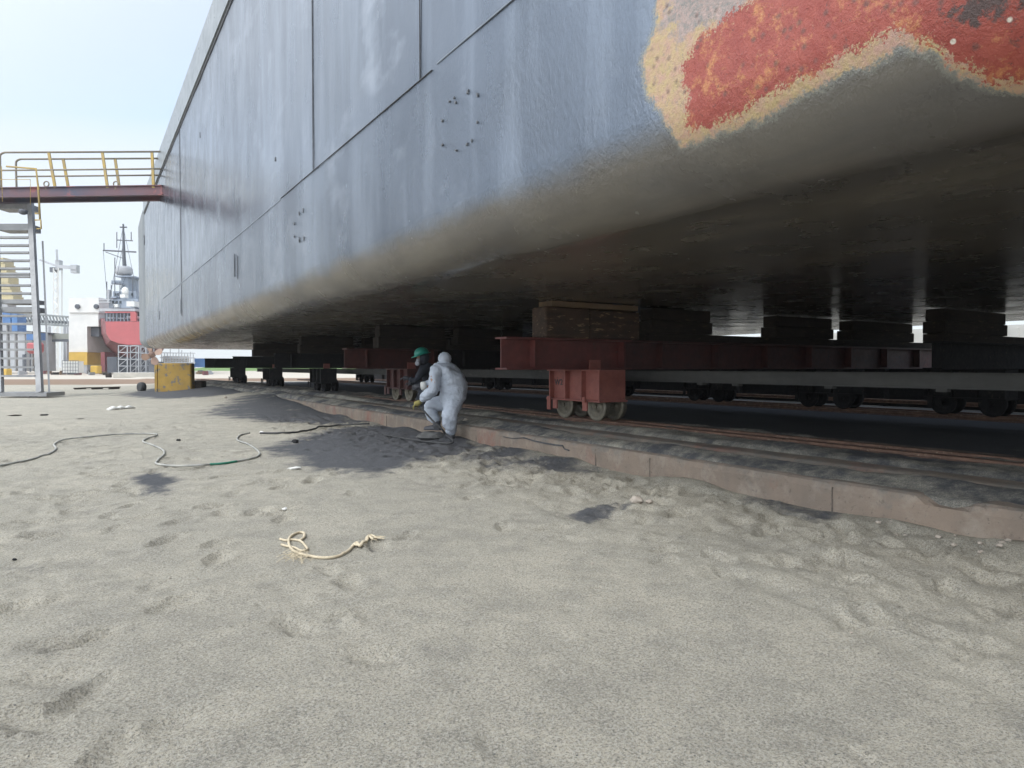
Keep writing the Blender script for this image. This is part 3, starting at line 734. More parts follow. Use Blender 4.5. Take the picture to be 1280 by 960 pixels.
# the big near block
blk = empty('timber_block', (6.3, 8.0, BT), 'big weathered brown timber block between the red W2 trolley beam and the barge bottom', 'block')
bm = BM()
for (x0, x1, o_) in ((5.5, 6.28, 0), (6.29, 7.28, .015)): bb(bm, x0, x1, 7.80+o_, 8.16+o_, BT+.004, 1.955-o_)
obj('timber', bm, TIMBER, blk, bevel=.018)
bm = BM(); bb(bm, 5.60, 7.22, 7.79, 8.13, 1.958, HBL); obj('wedge_plank', bm, PALEWOOD, blk, bevel=.006)
def kblock(D0, D1, s, label, zb=BT+.125):
    bm = BM(); n = 2; h = (HBL-zb)/n
    for k in range(n): bb(bm, D0+.04*k, D1-.03*k, s-.17+.02*k, s+.17-.02*k, zb+h*k+.002, zb+h*(k+1)-.004)
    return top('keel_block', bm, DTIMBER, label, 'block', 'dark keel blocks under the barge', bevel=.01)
lab0 = ['dark keel block just right of the brown timber block', 'wide dark keel block right of the big bright gap', 'dark keel block between the two small bright gaps', 'dark keel block at the far end of the red trolley beam']
for (a, b), l_ in zip(((7.55, 8.93), (10.6, 12.35), (12.98, 15.3)), lab0): kblock(a, b, 8.0, l_)
kblock(11.52, 13.7, 5.6, 'dark keel block left of the bright gap at the right edge', BT+.125)
ords = ['second', 'third', 'fourth', 'farthest']
for i, s in enumerate(SPOTS[1:]):
    for j, (a, b) in enumerate(((5.6, 7.3), (7.6, 9.5), (10.6, 12.5), (12.9, 15.4))):
        if i == 3 and j == 0: continue
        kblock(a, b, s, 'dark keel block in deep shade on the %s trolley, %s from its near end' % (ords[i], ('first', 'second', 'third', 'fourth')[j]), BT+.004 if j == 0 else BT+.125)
# grey channel bar tying the trolleys
bm = BM(); x0 = 7.2
bb(bm, x0, x0+.012, -1, 34.5, .885, 1.047); bb(bm, x0-.05, x0, -1, 34.5, 1.037, 1.047); bb(bm, x0-.05, x0, -1, 34.5, .885, .895)
cb = empty('channel_bar', (x0, 16, .885), 'long straight grey steel channel bar tying the trolleys together under the barge', 'bar')
obj('channel', bm, GREYBAR, cb)
for y in (3.4, 4.6, 5.9, 6.5): 
    bm = BM(); bb(bm, x0-.04, x0+.04, y-.05, y+.05, .855, .884); obj('clip', bm, GREYBAR, cb)
# dark launching girder along the far side
bm = BM(); bb(bm, 18.3, 18.36, -3, 52, .05, 1.12); bb(bm, 18.15, 18.5, -3, 52, 1.125, 1.15)
for y in np.arange(-2, 52, 2.4): bb(bm, 18.1, 18.297, y, y+.05, .05, 1.12)
top('side_girder', bm, BLACKM, 'long black ribbed steel girder closing the far side under the barge', 'girder')
# hanging chain
bm = BM(); p = Z(627, 384, 12.3)
for k in range(9):
    c = Vector((p.x, p.y, HBL-.03-k*.06))
    pts = [c+(RT if k % 2 else FW)*(.016*math.cos(a))+UP*.036*math.sin(a) for a in np.linspace(0, 2*math.pi, 11)]
    tube(bm, pts, .006, 5)
top('hanging_chain', bm, GREYBAR, 'short chain hanging from the barge bottom left of the timber block', 'chain', smooth=True)

# ------------------------------------------------------------------ yellow block and small yard things near it
def place_box_thing(name, x0, y0, x1, y1, d, t, mat, label, cat, group=None, bevel=0):
    bm = BM(); pbox(bm, x0, y0, x1, y1, d, t); return top(name, bm, mat, label, cat, group, bevel=bevel)
yb = empty('concrete_block', Z(216, 489, 29), 'scuffed yellow concrete block standing on the sand under the far corner of the barge', 'block')
bm = BM(); pbox(bm, 197, 454, 239, 491, 29, .35); obj('body', bm, YELLOW, yb, bevel=.04)
bm = BM(); pbox(bm, 193, 456, 196.6, 491, 29.1, .3); obj('side_plate', bm, YELLOW, yb, bevel=.01)
bm = BM(); pbox(bm, 240.3, 476, 252, 486, 29.3, .5); top('rubble_lump', bm, DTIMBER, 'dark lump lying against the right side of the yellow block', 'rubble', bevel=.05)
bm = BM(); c = Z(177, 484, 31); lathe(bm, c, FW*.8+RT*.5, [(-.12, .14), (-.12, .15), (-.12, .2), (-.06, .23), (.06, .23), (.12, .2), (.12, .15), (.10, .12)], 20)
top('old_tyre', bm, RUBBER, 'old dark tyre standing half sunk in sand left of the yellow block', 'tyre', smooth=True)
bm = BM()
a = Z(98, 486.5, 34); b = Z(145, 485.5, 34)
for o_ in (-.35, 0, .35): bar(bm, a+FW*o_+UP*.06, b+FW*o_+UP*.06, .12, .04)
for t in (.05, .5, .95): bar(bm, a.lerp(b, t)-FW*.4-UP*.0, a.lerp(b, t)+FW*.4-UP*.0, .1, .09)
top('wooden_pallet', bm, DTIMBER, 'flat dark wooden pallet lying on the sand left of the yellow block', 'pallet')

# ------------------------------------------------------------------ gangway up to the barge deck
GD = 26.4
gw = empty('gangway', Z(100, 247, GD), 'overhead gangway with yellow handrails leaning across to the barge deck', 'gangway')
bm = BM()
a = Z(-60, 236, GD); b = Z(203, 232, GD); hgt = .36
for o_ in (0, .85):
    A_ = a+FW*o_-UP*hgt/2; B_ = b+FW*o_-UP*hgt/2
    bar(bm, A_, B_, .02, hgt-.04); bar(bm, A_+UP*hgt/2, B_+UP*hgt/2, .16, .03); bar(bm, A_-UP*hgt/2, B_-UP*hgt/2, .16, .03)
obj('girder', bm, GIRD, gw)
bm = BM(); bar(bm, a+FW*.42+UP*.02, b+FW*.42+UP*.02, .78, .03); obj('walkway', bm, DGREY, gw)
for o_, nm in ((0, 'near'), (.85, 'far')):
    bm = BM()
    tube(bm, smooth_pts([Z(1, 236, GD)+FW*o_, Z(0, 200, GD)+FW*o_, Z(1, 193, GD)+FW*o_, Z(6, 190.5, GD)+FW*o_], 5)+[Z(203, 189.5, GD)+FW*o_], .038, 8)
    tube(bm, [Z(0, 213, GD)+FW*o_, Z(203, 211, GD)+FW*o_], .034, 8)
    obj('handrail', bm, BROWNPIPE, gw, True)
    for (xt, xb) in ((61, 69), (128, 134.5), (190, 192)):
        bm = BM(); bar(bm, Z(xt, 191, GD)+FW*o_, Z(xb, 235, GD)+FW*o_, .10, .05, upv=tuple(FW)); obj('post', bm, YPIPE, gw)
for x in (58, 145):
    bm = BM(); c = Z(x, 230, GD); pts = [c+RT*.1*math.cos(t)+UP*.1*math.sin(t) for t in np.linspace(0, 2*math.pi, 14)]; tube(bm, pts, .025, 6); bar(bm, c-UP*.22, c-UP*.1, .1, .03)
    obj('lifting_lug', bm, BROWNPIPE, gw)
# ------------------------------------------------------------------ stair tower
stt = empty('stair_tower', G(42, 505), 'grey steel stair tower with open treads standing on the sand at the left edge', 'stairs')
def S_at(y):      # right stringer: pixel row -> point
    t = (490-y)/(490-252); x = 50-12*t; d = 24.6+3.0*t; return Z(x, y, d)
WID = 1.42
bm = BM(); bar(bm, S_at(491), S_at(250), .20, .14, upv=tuple(FW)); bar(bm, S_at(491)+RT*.13+FW*.3, S_at(300)+RT*.2+FW*.3, .06, .06); obj('stringer', bm, GALV, stt)
bm = BM(); bar(bm, S_at(491)-RT*WID, S_at(250)-RT*WID, .16, .14, upv=tuple(FW)); obj('stringer', bm, GALV, stt)
for y in (297, 307, 316, 326, 336, 342.5, 346, 357, 367, 395, 405, 416, 427, 437, 448, 459, 470):
    c = S_at(y); bm = BM(); box(bm, c-RT*(WID/2), (WID-.18, .24, .075), CAMR); bm_ = obj('tread', bm, GALV, stt)
for y, h in ((258, .22), (284, .26), (377, .16), (387, .2)):
    c = S_at(y); bm = BM(); box(bm, c-RT*(WID/2)+FW*.3, (WID-.16, .7, h), CAMR); obj('landing', bm, GALV, stt)
bm = BM(); c = S_at(493); box(bm, c-RT*(WID/2-.05)+FW*.4, (WID+.5, 1.0, .14), CAMR); obj('base_frame', bm, GALV, stt)
for x in (42, -8):
    bm = BM(); p = Z(x, 496, 24.8); q = G(x, 505); bb(bm, p.x-.12, p.x+.12, p.y-.12, p.y+.12, gz(p.x, p.y)-.05, p.z+.02); obj('foot', bm, DGREY, stt)
bm = BM()
tube(bm, [Z(8, 208, 25.5), Z(45, 211, 25.5), Z(48, 236, 25.5), Z(50, 274, 25.5)], .035, 8)
tube(bm, [Z(44, 267, 25.5), Z(50, 267, 25.5)], .03, 8); tube(bm, [Z(44, 275, 25.5), Z(51, 275, 25.5), Z(51.5, 286, 25.5), Z(46, 286, 25.5)], .028, 8)
tube(bm, [Z(-20, 224, 25.4), Z(38, 224.5, 25.4), Z(38, 256, 25.4)], .012, 6); tube(bm, [Z(2, 208, 25.4), Z(3, 252, 25.4)], .012, 6)
obj('handrail', bm, YPIPE, stt, True)
bm = BM(); c = Z(29, 265, 26.3); lathe(bm, c, UP, [(-.1, .06), (-.06, .14), (.06, .16), (.1, .1)], 14); obj('floodlight', bm, DGREY, stt, True)

# ------------------------------------------------------------------ background yard
def thing_boxes(name, label, cat, base, parts, group=None):
    e = empty(name, base, label, cat, group)
    for p in parts:
        nm, mat, boxes = p[:3]
        bm = BM()
        for bx in boxes: pbox(bm, *bx)
        obj(nm, bm, mat, e)
    return e
D1 = 112
wb = thing_boxes('white_building', 'tall plain white building with a yellow painted base beside the red ship', 'building', Z(104, 464, D1),
    [('wall', WHITEM, [(86, 391, 123, 408, D1, 12), (86, 408, 109, 440, D1, 12)]),
     ('parapet', WHITEM, [(85.6, 372, 123.5, 390.7, D1-.3, 12.5)]),
     ('yellow_base', YFLAT, [(86, 440.2, 109, 456, D1-.2, 12)]),
     ('plinth', LGREY, [(86, 456.2, 109, 466, D1, 12)]),
     ('canopy', DGREY, [(109.2, 409, 124, 420.5, D1+1, 8)]),
     ('side_column', LGREY, [(109.3, 421, 115, 465, D1+3, 2), (120, 421, 123, 465, D1+6, 2)]),
     ('door', DGREY, [(115.2, 432, 119.8, 464, D1+7, .3)])])
for x, y in ((96, 383), (119.5, 383)):
    bm = BM(); lathe(bm, Z(x, y, D1-.6), FW, [(0, .35), (.05, .4), (.3, .4)], 12); obj('vent', bm, DGREY, wb)
bm = BM(); pbox(bm, 112, 436, 116, 462, D1+1.5, .3)
# --- the red ship on its slip
DS = 98
ship = empty('red_ship', Z(165, 464, DS), 'red and grey ship stood on the slipway behind the barge corner, mast above', 'ship')
def psec(pts, d): return [Z(x, y, d) for x, y in pts]
A1 = psec([(132, 402), (206, 402), (206, 424), (196, 429), (180, 431), (160, 431), (148, 429), (138, 425), (133, 417)], DS)
A2 = psec([(122, 396), (216, 396), (214, 418), (204, 438), (185, 450), (165, 454), (145, 446), (131, 434), (124, 418)], DS+24)
A3 = psec([(130, 392), (206, 392), (204, 412), (196, 430), (180, 444), (165, 450), (150, 441), (140, 430), (132, 412)], DS+60)
bm = BM(); vv = [[bm.verts.new(p) for p in s_] for s_ in (A1, A2, A3)]
for a, b in zip(vv[:-1], vv[1:]):
    for k in range(9): bm.faces.new((a[k], a[(k+1) % 9], b[(k+1) % 9], b[k]))
bm.faces.new(vv[2])
obj('hull', bm, REDDARK, ship)
bm = BM(); f = [bm.verts.new(p-FW*.05) for p in A1]; f2 = [bm.verts.new(p+FW*.3) for p in A1]
bm.faces.new(f); bm.faces.new(f2[::-1])
for k in range(9): bm.faces.new((f[k], f[(k+1) % 9], f2[(k+1) % 9], f2[k]))
obj('transom', bm, REDSHIP, ship)
def part(root, nm, mat, boxes):
    bm = BM()
    for bx in boxes: pbox(bm, *bx)
    return obj(nm, bm, mat, root)
part(ship, 'bulwark', REDSHIP, [(163, 391, 170, 401.5, DS, .4), (131, 389.5, 169, 391, DS+.3, .3)])
part(ship, 'deck_recess', DGREY, [(131, 391.5, 166, 401.8, DS+3, .5)])
part(ship, 'winch', LGREY, [(134, 396.5, 141, 398.2, DS+1, .8), (146, 397, 156, 398.4, DS+1, .8), (158, 395, 163, 398, DS+1, .8)])
for x in (133, 137, 141, 145.5, 150, 154.5, 159, 163): part(ship, 'stanchion', GREYM, [(x, 391.3, x+.7, 401.8, DS+.6, .15)])
part(ship, 'fender_rail', LGREY, [(124, 385.6, 169, 388.8, DS+2, 10)])
part(ship, 'deckhouse', GREYM, [(136, 374, 172, 385, DS+6, 10), (141, 364, 170, 374, DS+8, 8)])
for x in (140, 144.5, 149, 162, 166): part(ship, 'deckhouse_window', GLASSD, [(x, 376, x+2.2, 379.4, DS+5.9, .15)])
for x in (143, 146, 164): part(ship, 'deckhouse_window', GLASSD, [(x, 366.5, x+2, 369.5, DS+7.9, .15)])
part(ship, 'rescue_boat', WHITEM, [(158, 376.5, 168, 383, DS+4, 2)])
part(ship, 'crane_arm', LGREY, [(123, 373.5, 137, 375, DS+5, .6), (124, 377, 137, 378.5, DS+5, .6), (134, 362, 136, 378, DS+5, .6)])
part(ship, 'funnel', GREYM, [(151.5, 346, 160.5, 364, DS+10, 3)])
part(ship, 'mast_platform', GREYM, [(144, 344.5, 166, 346, DS+9.5, 4)])
bm = BM(); lathe(bm, Z(155, 339, DS+10.5), UP, [(-.6, 1.0), (-.35, 1.25), (.4, 1.25), (.75, .9)], 18); obj('radar_drum', bm, LGREY, ship, True)
bm = BM(); lathe(bm, Z(156.5, 364, DS+7), UP, [(-.6, .45), (.1, .5), (.5, .35), (.65, .1)], 14); obj('radome', bm, WHITEM, ship, True)
bm = BM(); tube(bm, [Z(156.5, 345, DS+10), Z(155, 322, DS+10), Z(154, 280, DS+10)], [.35, .26, .12], 8)
tube(bm, [Z(150, 284, DS+10), Z(158.5, 284, DS+10)], .12, 6); obj('mast', bm, DGREY, ship)
bm = BM()
tube(bm, [Z(129, 313, DS+10), Z(170, 315, DS+10)], .13, 6); tube(bm, [Z(146, 300, DS+10), Z(166, 301, DS+10)], .09, 6)
tube(bm, [Z(132, 315, DS+10), Z(154, 323, DS+10)], .06, 5); obj('yard', bm, DGREY, ship)
for (x, a_, b_) in ((146, 290, 310), (143.5, 322, 376), (133.5, 352, 374), (139, 356, 372), (164, 290, 300), (130, 304, 313), (150, 352, 372), (166, 346, 372)):
    bm = BM(); tube(bm, [Z(x, a_, DS+8), Z(x, b_, DS+8)], .07, 5); obj('aerial', bm, DGREY, ship)
bm = BM(); pbox(bm, 139, 350.5, 152, 352, DS+9, .3); lathe(bm, Z(147, 354, DS+9), UP, [(-.15, .9), (.15, .9)], 12); obj('radar', bm, GREYM, ship)
part(ship, 'side_platform', GREYM, [(133, 370.5, 145, 372.5, DS+7, 2)])
for (x, y, xx, yy) in ((142, 380, 147, 384), (150, 368, 156, 372)): part(ship, 'locker', WHITEM, [(x, y, xx, yy, DS+5.5, 1)])
for (x0, y0, x1, y1) in ((154, 283, 137, 374), (154, 283, 172, 370), (155, 300, 146, 346), (129, 313, 134, 372), (157, 346, 141, 386)):
    bm = BM(); tube(bm, [Z(x0, y0, DS+10), Z(x1, y1, DS+5)], .035, 4); obj('rigging_wire', bm, DGREY, ship)
# scaffold towers under the ship
def scaffold(x0, x1, y0, y1, d, label):
    bm = BM(); t = 2.2
    for x in (x0, x1):
        for o_ in (0, t): bar(bm, Z(x, y1, d)+FW*o_, Z(x, y0, d)+FW*o_, .13)
    n = 4
    for k in range(n+1):
        y = y1+(y0-y1)*k/n
        for o_ in (0, t): bar(bm, Z(x0, y, d)+FW*o_, Z(x1, y, d)+FW*o_, .10)
        for x in (x0, x1): bar(bm, Z(x, y, d), Z(x, y, d)+FW*t, .1)
        if k < n: bar(bm, Z(x0, y, d), Z(x1, y1+(y0-y1)*(k+1)/n, d), .06)
    return top('scaffold_tower', bm, LGREY, label, 'scaffold', 'scaffold towers under the red ship')
scaffold(148, 159, 432, 466, 94, 'pale scaffold tower under the left part of the red ship')
scaffold(163, 173, 432, 466, 94.5, 'pale scaffold tower under the middle of the red ship')
scaffold(176, 182, 434, 465, 96, 'narrow pale scaffold tower under the right part of the red ship')
def keel(x0, y0, x1, y1, d, m, label): place_box_thing('ship_support', x0, y0, x1, y1, d, 3, m, label, 'support', 'supports under the red ship')
keel(134, 446, 146, 466, 101, DGREY, 'dark support block under the left bilge of the red ship')
keel(126, 440, 131, 466, 104, REDDARK, 'thin dull red prop at the left side of the red ship')
keel(160, 447, 176, 466, 108, DGREY, 'dark support block behind the scaffold under the red ship')
pp = empty('ship_propeller', Z(192, 455, 92), 'bronze ship propeller standing in front of the scaffolds under the barge corner', 'propeller')
bm = BM(); c = Z(190, 443, 92); lathe(bm, c, FW, [(-.5, .2), (-.2, .4), (.3, .4)], 14); obj('hub', bm, RUSTRAIL, pp, True)
for k in range(4):
    a = k*math.pi/2+.4; bm = BM(); d_ = RT*math.cos(a)+UP*math.sin(a); n_ = RT*-math.sin(a)+UP*math.cos(a)
    rim = [(.3, -.15), (.8, -.45), (1.2, -.5), (1.5, -.2), (1.5, .15), (1.2, .4), (.7, .35), (.3, .15)]
    f = [bm.verts.new(c+d_*r_+n_*w_+FW*w_*.4) for r_, w_ in rim]; f2 = [bm.verts.new(v.co+FW*.06) for v in f]
    bm.faces.new(f); bm.faces.new(f2[::-1])
    for i in range(8): bm.faces.new((f[i], f[(i+1) % 8], f2[(i+1) % 8], f2[i]))
    obj('blade', bm, M('bronze', (.30, .19, .13), (.22, .13, .10), 1, .5), pp)
bm = BM(); pbox(bm, 186, 452, 199, 466, 92.2, 1.2); obj('stand', bm, DGREY, pp)
# tower crane
DC = 190
crn = empty('tower_crane', Z(70, 462, DC), 'slim white tower crane standing far off between the stairs and white building', 'crane')
bm = BM()
for x in (67, 73): bar(bm, Z(x, 462, DC), Z(x, 335, DC), .35); bar(bm, Z(x, 462, DC)+FW*1.5, Z(x, 335, DC)+FW*1.5, .35)
ysx = np.linspace(458, 338, 20)
for k in range(19): bar(bm, Z(67 if k % 2 else 73, ysx[k], DC), Z(73 if k % 2 else 67, ysx[k+1], DC), .2)
obj('mast', bm, WHITEM, crn)
bm = BM(); bar(bm, Z(50, 325, DC), Z(72, 333, DC), .5); bar(bm, Z(72, 333, DC), Z(96, 335, DC), .5, .9); obj('jib', bm, LGREY, crn)
bm = BM(); pbox(bm, 69, 325, 74, 337, DC, 1.5); bar(bm, Z(71.5, 326, DC), Z(71, 312, DC), .5); obj('slewing_head', bm, LGREY, crn)
bm = BM(); pbox(bm, 88, 331, 95.5, 341, DC, 1.5); obj('counterweight', bm, LGREY, crn)
bm = BM(); pbox(bm, 62, 334, 67, 340, DC, 1.5); obj('cab', bm, DGREY, crn)
# conveyor gallery
DV = 135
cv = empty('conveyor_gallery', Z(60, 462, DV), 'raised grey truss conveyor gallery on columns behind the stair tower', 'conveyor')
bm = BM()
for o_ in (0, 3):
    bar(bm, Z(20, 391, DV)+FW*o_, Z(86, 396, DV)+FW*o_, .3); bar(bm, Z(20, 403, DV)+FW*o_, Z(86, 407, DV)+FW*o_, .35)
    for k in range(16):
        x = 20+66*k/16; bar(bm, Z(x, 391+5*k/16, DV)+FW*o_, Z(x+4.1, 403+4*(k+1)/16, DV)+FW*o_, .2)
obj('truss', bm, M('weathered_truss', (.20, .22, .22), (.28, .29, .29), .5, .6), cv)
bm = BM(); bar(bm, Z(20, 400, DV)+FW*1.5, Z(86, 403, DV)+FW*1.5, 2, .5); obj('belt', bm, DGREY, cv)
for x in (25, 62, 81, 85): bm = BM(); bar(bm, Z(x, 408, DV), Z(x, 462, DV), .45); obj('column', bm, LGREY, cv)
dk_ = thing_boxes('loading_deck', 'flat green-grey raised deck on posts below the conveyor gallery', 'platform', Z(70, 462, 125),
    [('deck', M('green_grey_concrete', (.22, .23, .20), (.27, .28, .25), .4, .8), [(30, 417, 86, 424, 125, 6)]), ('edge_beam', DGREY, [(30, 424.2, 86, 427, 125, .6)]),
     ('post', LGREY, [(61, 427.2, 64, 463, 125, .5)]), ('post', LGREY, [(82, 427.2, 84, 463, 125, .5)]), ('post', LGREY, [(40, 427.2, 42, 463, 125, .5)])])
thing_boxes('yard_shed', 'light grey shed wall seen through the lower stair treads', 'building', Z(10, 464, 118),
    [('wall', LGREY, [(-40, 416, 31, 464, 118, 8)]), ('roof_edge', DGREY, [(-40, 413.5, 32, 415.8, 117.6, 9)]), ('door', DGREY, [(28, 443, 30.5, 463.5, 117.8, .3)])])
thing_boxes('blue_hoist', 'blue steel hoist structure behind the stair treads at the left edge', 'hoist', Z(12, 464, 106),
    [('panel', BLUEM, [(3, 386, 13, 404, 106, 2)]), ('panel', BLUEM, [(14.5, 392, 21.5, 414, 106, 2)]), ('panel', BLUEM, [(33, 416, 46, 425, 106, 2)]), ('leg', GALV, [(8, 404.2, 9.5, 464, 106.5, .5)]), ('leg', GALV, [(18, 414.2, 19.5, 464, 106.5, .5)]), ('leg', GALV, [(39, 425.2, 40.5, 464, 106.5, .5)])])
bm = BM()
for k in range(7): pbox(bm, -30+k*.0, 322+k*8, 4+k*2.1, 329.6+k*8, 140, 3)
yt = empty('yellow_silo', Z(0, 464, 140), 'pale yellow stepped tower rising behind the stair tower at the left edge', 'tower')
obj('tower_body', bm, M('pale_yellow_panel', (.52, .44, .24), (.42, .36, .22), .5, .7), yt)
bm = BM(); pbox(bm, -30, 378, 10, 464, 140.5, 2.5); obj('tower_base', bm, LGREY, yt)
place_box_thing('red_tank', 31, 427, 46, 442, 104, 2, REDSHIP, 'small red tank seen through the stair treads, right of the grey shed', 'tank', bevel=.4)
bm = BM()
for x in (32, 38, 44): bar(bm, Z(x, 442, 104.5), Z(x, 465, 104.5), .2)
top('tank_stand', bm, DGREY, 'dark frame standing under the small red tank', 'stand')
place_box_thing('yellow_bin', 112.5, 457, 122, 467, 92, 1.0, YFLAT, 'small bright yellow bin between the white building and red ship', 'bin', bevel=.1)
place_box_thing('yellow_bin', 3, 461, 8, 470.5, 84, 1.0, YFLAT, 'small bright yellow bin seen under the stairs at the left edge', 'bin', bevel=.08)
ibc = empty('caged_tank', Z(88, 467, 90), 'white plastic tank in a wire cage standing before the white building', 'tank')
bm = BM(); pbox(bm, 78.5, 451.5, 97.5, 466, 90, 1.2); obj('tank', bm, WHITEM, ibc)
bm = BM()
for k in range(7): bar(bm, Z(78+k*3.3, 467, 89.8), Z(78+k*3.3, 450.5, 89.8), .05)
for k in range(5): bar(bm, Z(78, 467-k*4.1, 89.8), Z(98, 467-k*4.1, 89.8), .05)
obj('cage', bm, DGREY, ibc)
# low walls, clutter
bm = BM(); pbox(bm, 141, 465.6, 196, 472, 72, .6); top('low_wall', bm, M('pale_concrete', (.45, .42, .37), (.38, .36, .32), .8, .8), 'low pale concrete kerb wall in front of the red ship', 'wall', bevel=.05)
bm = BM(); pbox(bm, 131, 466, 137, 472.5, 72, .5); top('concrete_lump', bm, DTIMBER, 'small dark lump at the left end of the low pale wall', 'rubble', bevel=.1)
cl_spots = []
for k in range(26):
    x = random.choice([random.uniform(0, 55), random.uniform(55, 110), random.uniform(100, 130), random.uniform(200, 262)]); d = random.uniform(88, 104)
    y = 458+1.1*850/d; w_ = random.uniform(1.5, 5); h_ = random.uniform(2, 6)
    m = random.choice([DGREY, LGREY, REDDARK, DTIMBER, GALV, PALEWOOD])
    bm = BM()
    for j in range(3):
        pbox(bm, x+j*w_*.3, y-h_*random.uniform(.4, 1), x+w_*.5+j*w_*.3, y+.3, d+j*.4, random.uniform(.5, 1.4))
    top('scrap_heap', bm, m, 'small heap of scrap and crates on the yard in the distance', 'scrap', 'scrap heaps across the distant yard')
# blue/white things right of the yellow block
place_box_thing('blue_container', 243, 448, 262, 459, 110, 2.4, BLUEM, 'blue container at the foot of the green bank beyond the yellow block', 'container')
pr_ = empty('pipe_rack', Z(215, 466, 100), 'pale pipe rack with many uprights beyond the yellow block', 'rack')
bm = BM()
for k in range(12): bar(bm, Z(202+k*3.6, 466, 100), Z(202+k*3.6, 437+random.uniform(-1, 6), 100), .12)
for y in (441, 447, 453, 459): bar(bm, Z(200, y, 100), Z(244, y+.5, 100), .12)
obj('frame', bm, LGREY, pr_)
bm = BM()
for k in range(8): y = 462-k*2.2; tube(bm, [Z(204, y, 101), Z(236, y+random.uniform(-.6, .6), 101)], .22, 6)
obj('pipes', bm, M('pale_pipe', (.50, .47, .42), (.40, .38, .35), .8, .6), pr_)
# things beyond the far side, seen through the gaps
def cont(y, D, L_, col, label, h=2.5):
    e = empty('shipping_container', (D, y, .05), label, 'container')
    bm = BM(); bb(bm, D, D+2.4, y, y+L_, .1, h); obj('box', bm, col, e)
    bm = BM()
    for k in range(int(L_/.6)): bb(bm, D-.05, D-.002, y+.1+k*.6, y+.35+k*.6, .25, h-.1)
    obj('corrugation', bm, col, e)
cont(7.5, 26, 6, WHITEM, 'white container beyond the barge, seen in the gap at the right edge')
cont(14.3, 26, 6, WHITEM, 'white container beyond the barge, behind the narrow gap in the middle of the right half')
cont(21.5, 27, 6, WHITEM, 'white container beyond the barge, seen through the big bright gap')
cont(29, 29, 12, BLUEM, 'long blue container beyond the barge behind the worker')

# ------------------------------------------------------------------ hoses, rope, litter
def hose(pts, r, mat, name, label, cat, n=8, lift=None, parent=None):
    q = smooth_pts([GG(x, y, r if lift is None else lift) for x, y in pts], n)
    q = [Vector((p.x, p.y, max(p.z, gz(p.x, p.y)+r*.6))) for p in q]
    bm = BM(); tube(bm, q, r, 8)
    if parent is not None: return obj(name, bm, mat, parent, True)
    return top(name, bm, mat, label, cat, None, True)
hz = empty('long_hose', GG(180, 552), 'long thin dusty hose snaking over the sand at left with a green stretch', 'hose')
hose([(-60, 592), (0, 583), (40, 575), (62, 568), (70, 562), (68, 556), (82, 550), (110, 547), (150, 543.5), (190, 543), (196, 545), (184, 549), (179, 553), (190, 557), (203, 563), (205, 569), (197, 577), (196, 581), (215, 583.5), (250, 583), (262, 582)], .012, HOSEG, 'hose_run', None, None, parent=hz)
hose([(262, 582), (280, 580.5), (296, 578)], .013, HOSEGR, 'green_run', None, None, parent=hz)
hose([(296, 578), (315, 574), (324, 570), (322, 564), (310, 556), (297, 551), (300, 545), (312, 542)], .012, HOSEG, 'hose_run', None, None, parent=hz)
hose([(325, 542.5), (350, 542.5), (375, 541), (395, 537), (420, 533), (440, 531.5), (462, 530.5)], .016, RUBBER, 'black_hose', 'short black hose lying across the dark grit near the plinth', 'hose')
rp = empty('rope_piece', GG(385, 690), 'frayed straw coloured rope lying coiled on the sand in the foreground', 'rope')
hose([(471, 674), (462, 678), (450, 682), (442, 684), (434, 691), (422, 697), (405, 699), (388, 697), (372, 693), (363, 686), (361, 676), (366, 670), (374, 667), (380, 668), (380, 673), (375, 677)], .0085, ROPE, 'strand', None, None, parent=rp, n=10)
hose([(350, 675), (358, 677), (366, 676), (376, 678), (382, 684), (384, 688), (377, 690), (368, 686), (358, 684), (352, 682)], .0075, ROPE, 'strand', None, None, parent=rp, n=10)
hose([(440, 685), (446, 680), (450, 684), (455, 679), (461, 680), (466, 675)], .009, ROPE, 'knot', None, None, parent=rp)
bm = BM()
for k in range(60):
    p = GG(368+random.gauss(6, 6), 697+random.gauss(0, 3)); a = random.uniform(0, 6.3); q = p+Vector((math.cos(a), math.sin(a), 0))*random.uniform(.03, .09)
    tube(bm, [p+UP*.006, (p+q)/2+UP*random.uniform(.01, .03), q+UP*.006], .0016, 4)
for k in range(20):
    p = GG(469+random.gauss(0, 2), 674+random.gauss(0, 1)); a = random.uniform(-.6, 1.2); q = p+(RT*math.cos(a)+FW*math.sin(a))*random.uniform(.03, .06)
    tube(bm, [p+UP*.01, q+UP*.008], .0018, 4)
tag(obj('frayed_fibres', bm, ROPE, rp), kind='stuff')
def lump(p, r, mat, label, cat, name, group=None, sq=(1, 1, .6)):
    bm = BM(); bmesh.ops.create_icosphere(bm, subdivisions=2, radius=r)
    for v in bm.verts:
        v.co = Vector((v.co.x*sq[0], v.co.y*sq[1], v.co.z*sq[2]))*(1+random.uniform(-.22, .22)); v.co += p+UP*r*.25
    return top(name, bm, mat, label, cat, group)
lump(GG(796, 627), .055, STONE, 'pale pinkish stone lying on the sand in front of the plinth', 'stone', 'stone')
lump(GG(812, 628), .03, STONE, 'smaller pale stone touching the pinkish one on its right', 'stone', 'stone')
lump(GG(18, 700), .012, BLACKM, 'small dark pebble at the left edge of the foreground sand', 'stone', 'stone')
lump(GG(356, 637), .02, WHITEC, 'small white scrap on the sand above the rope', 'litter', 'litter_scrap')
lump(GG(369, 586), .035, WHITEC, 'flat white scrap on the sand below the dark grit stain', 'litter', 'litter_scrap', sq=(2, 1, .4))
lump(GG(369, 553), .05, BLACKM, 'dark clod on the stained sand near the black hose', 'stone', 'stone')
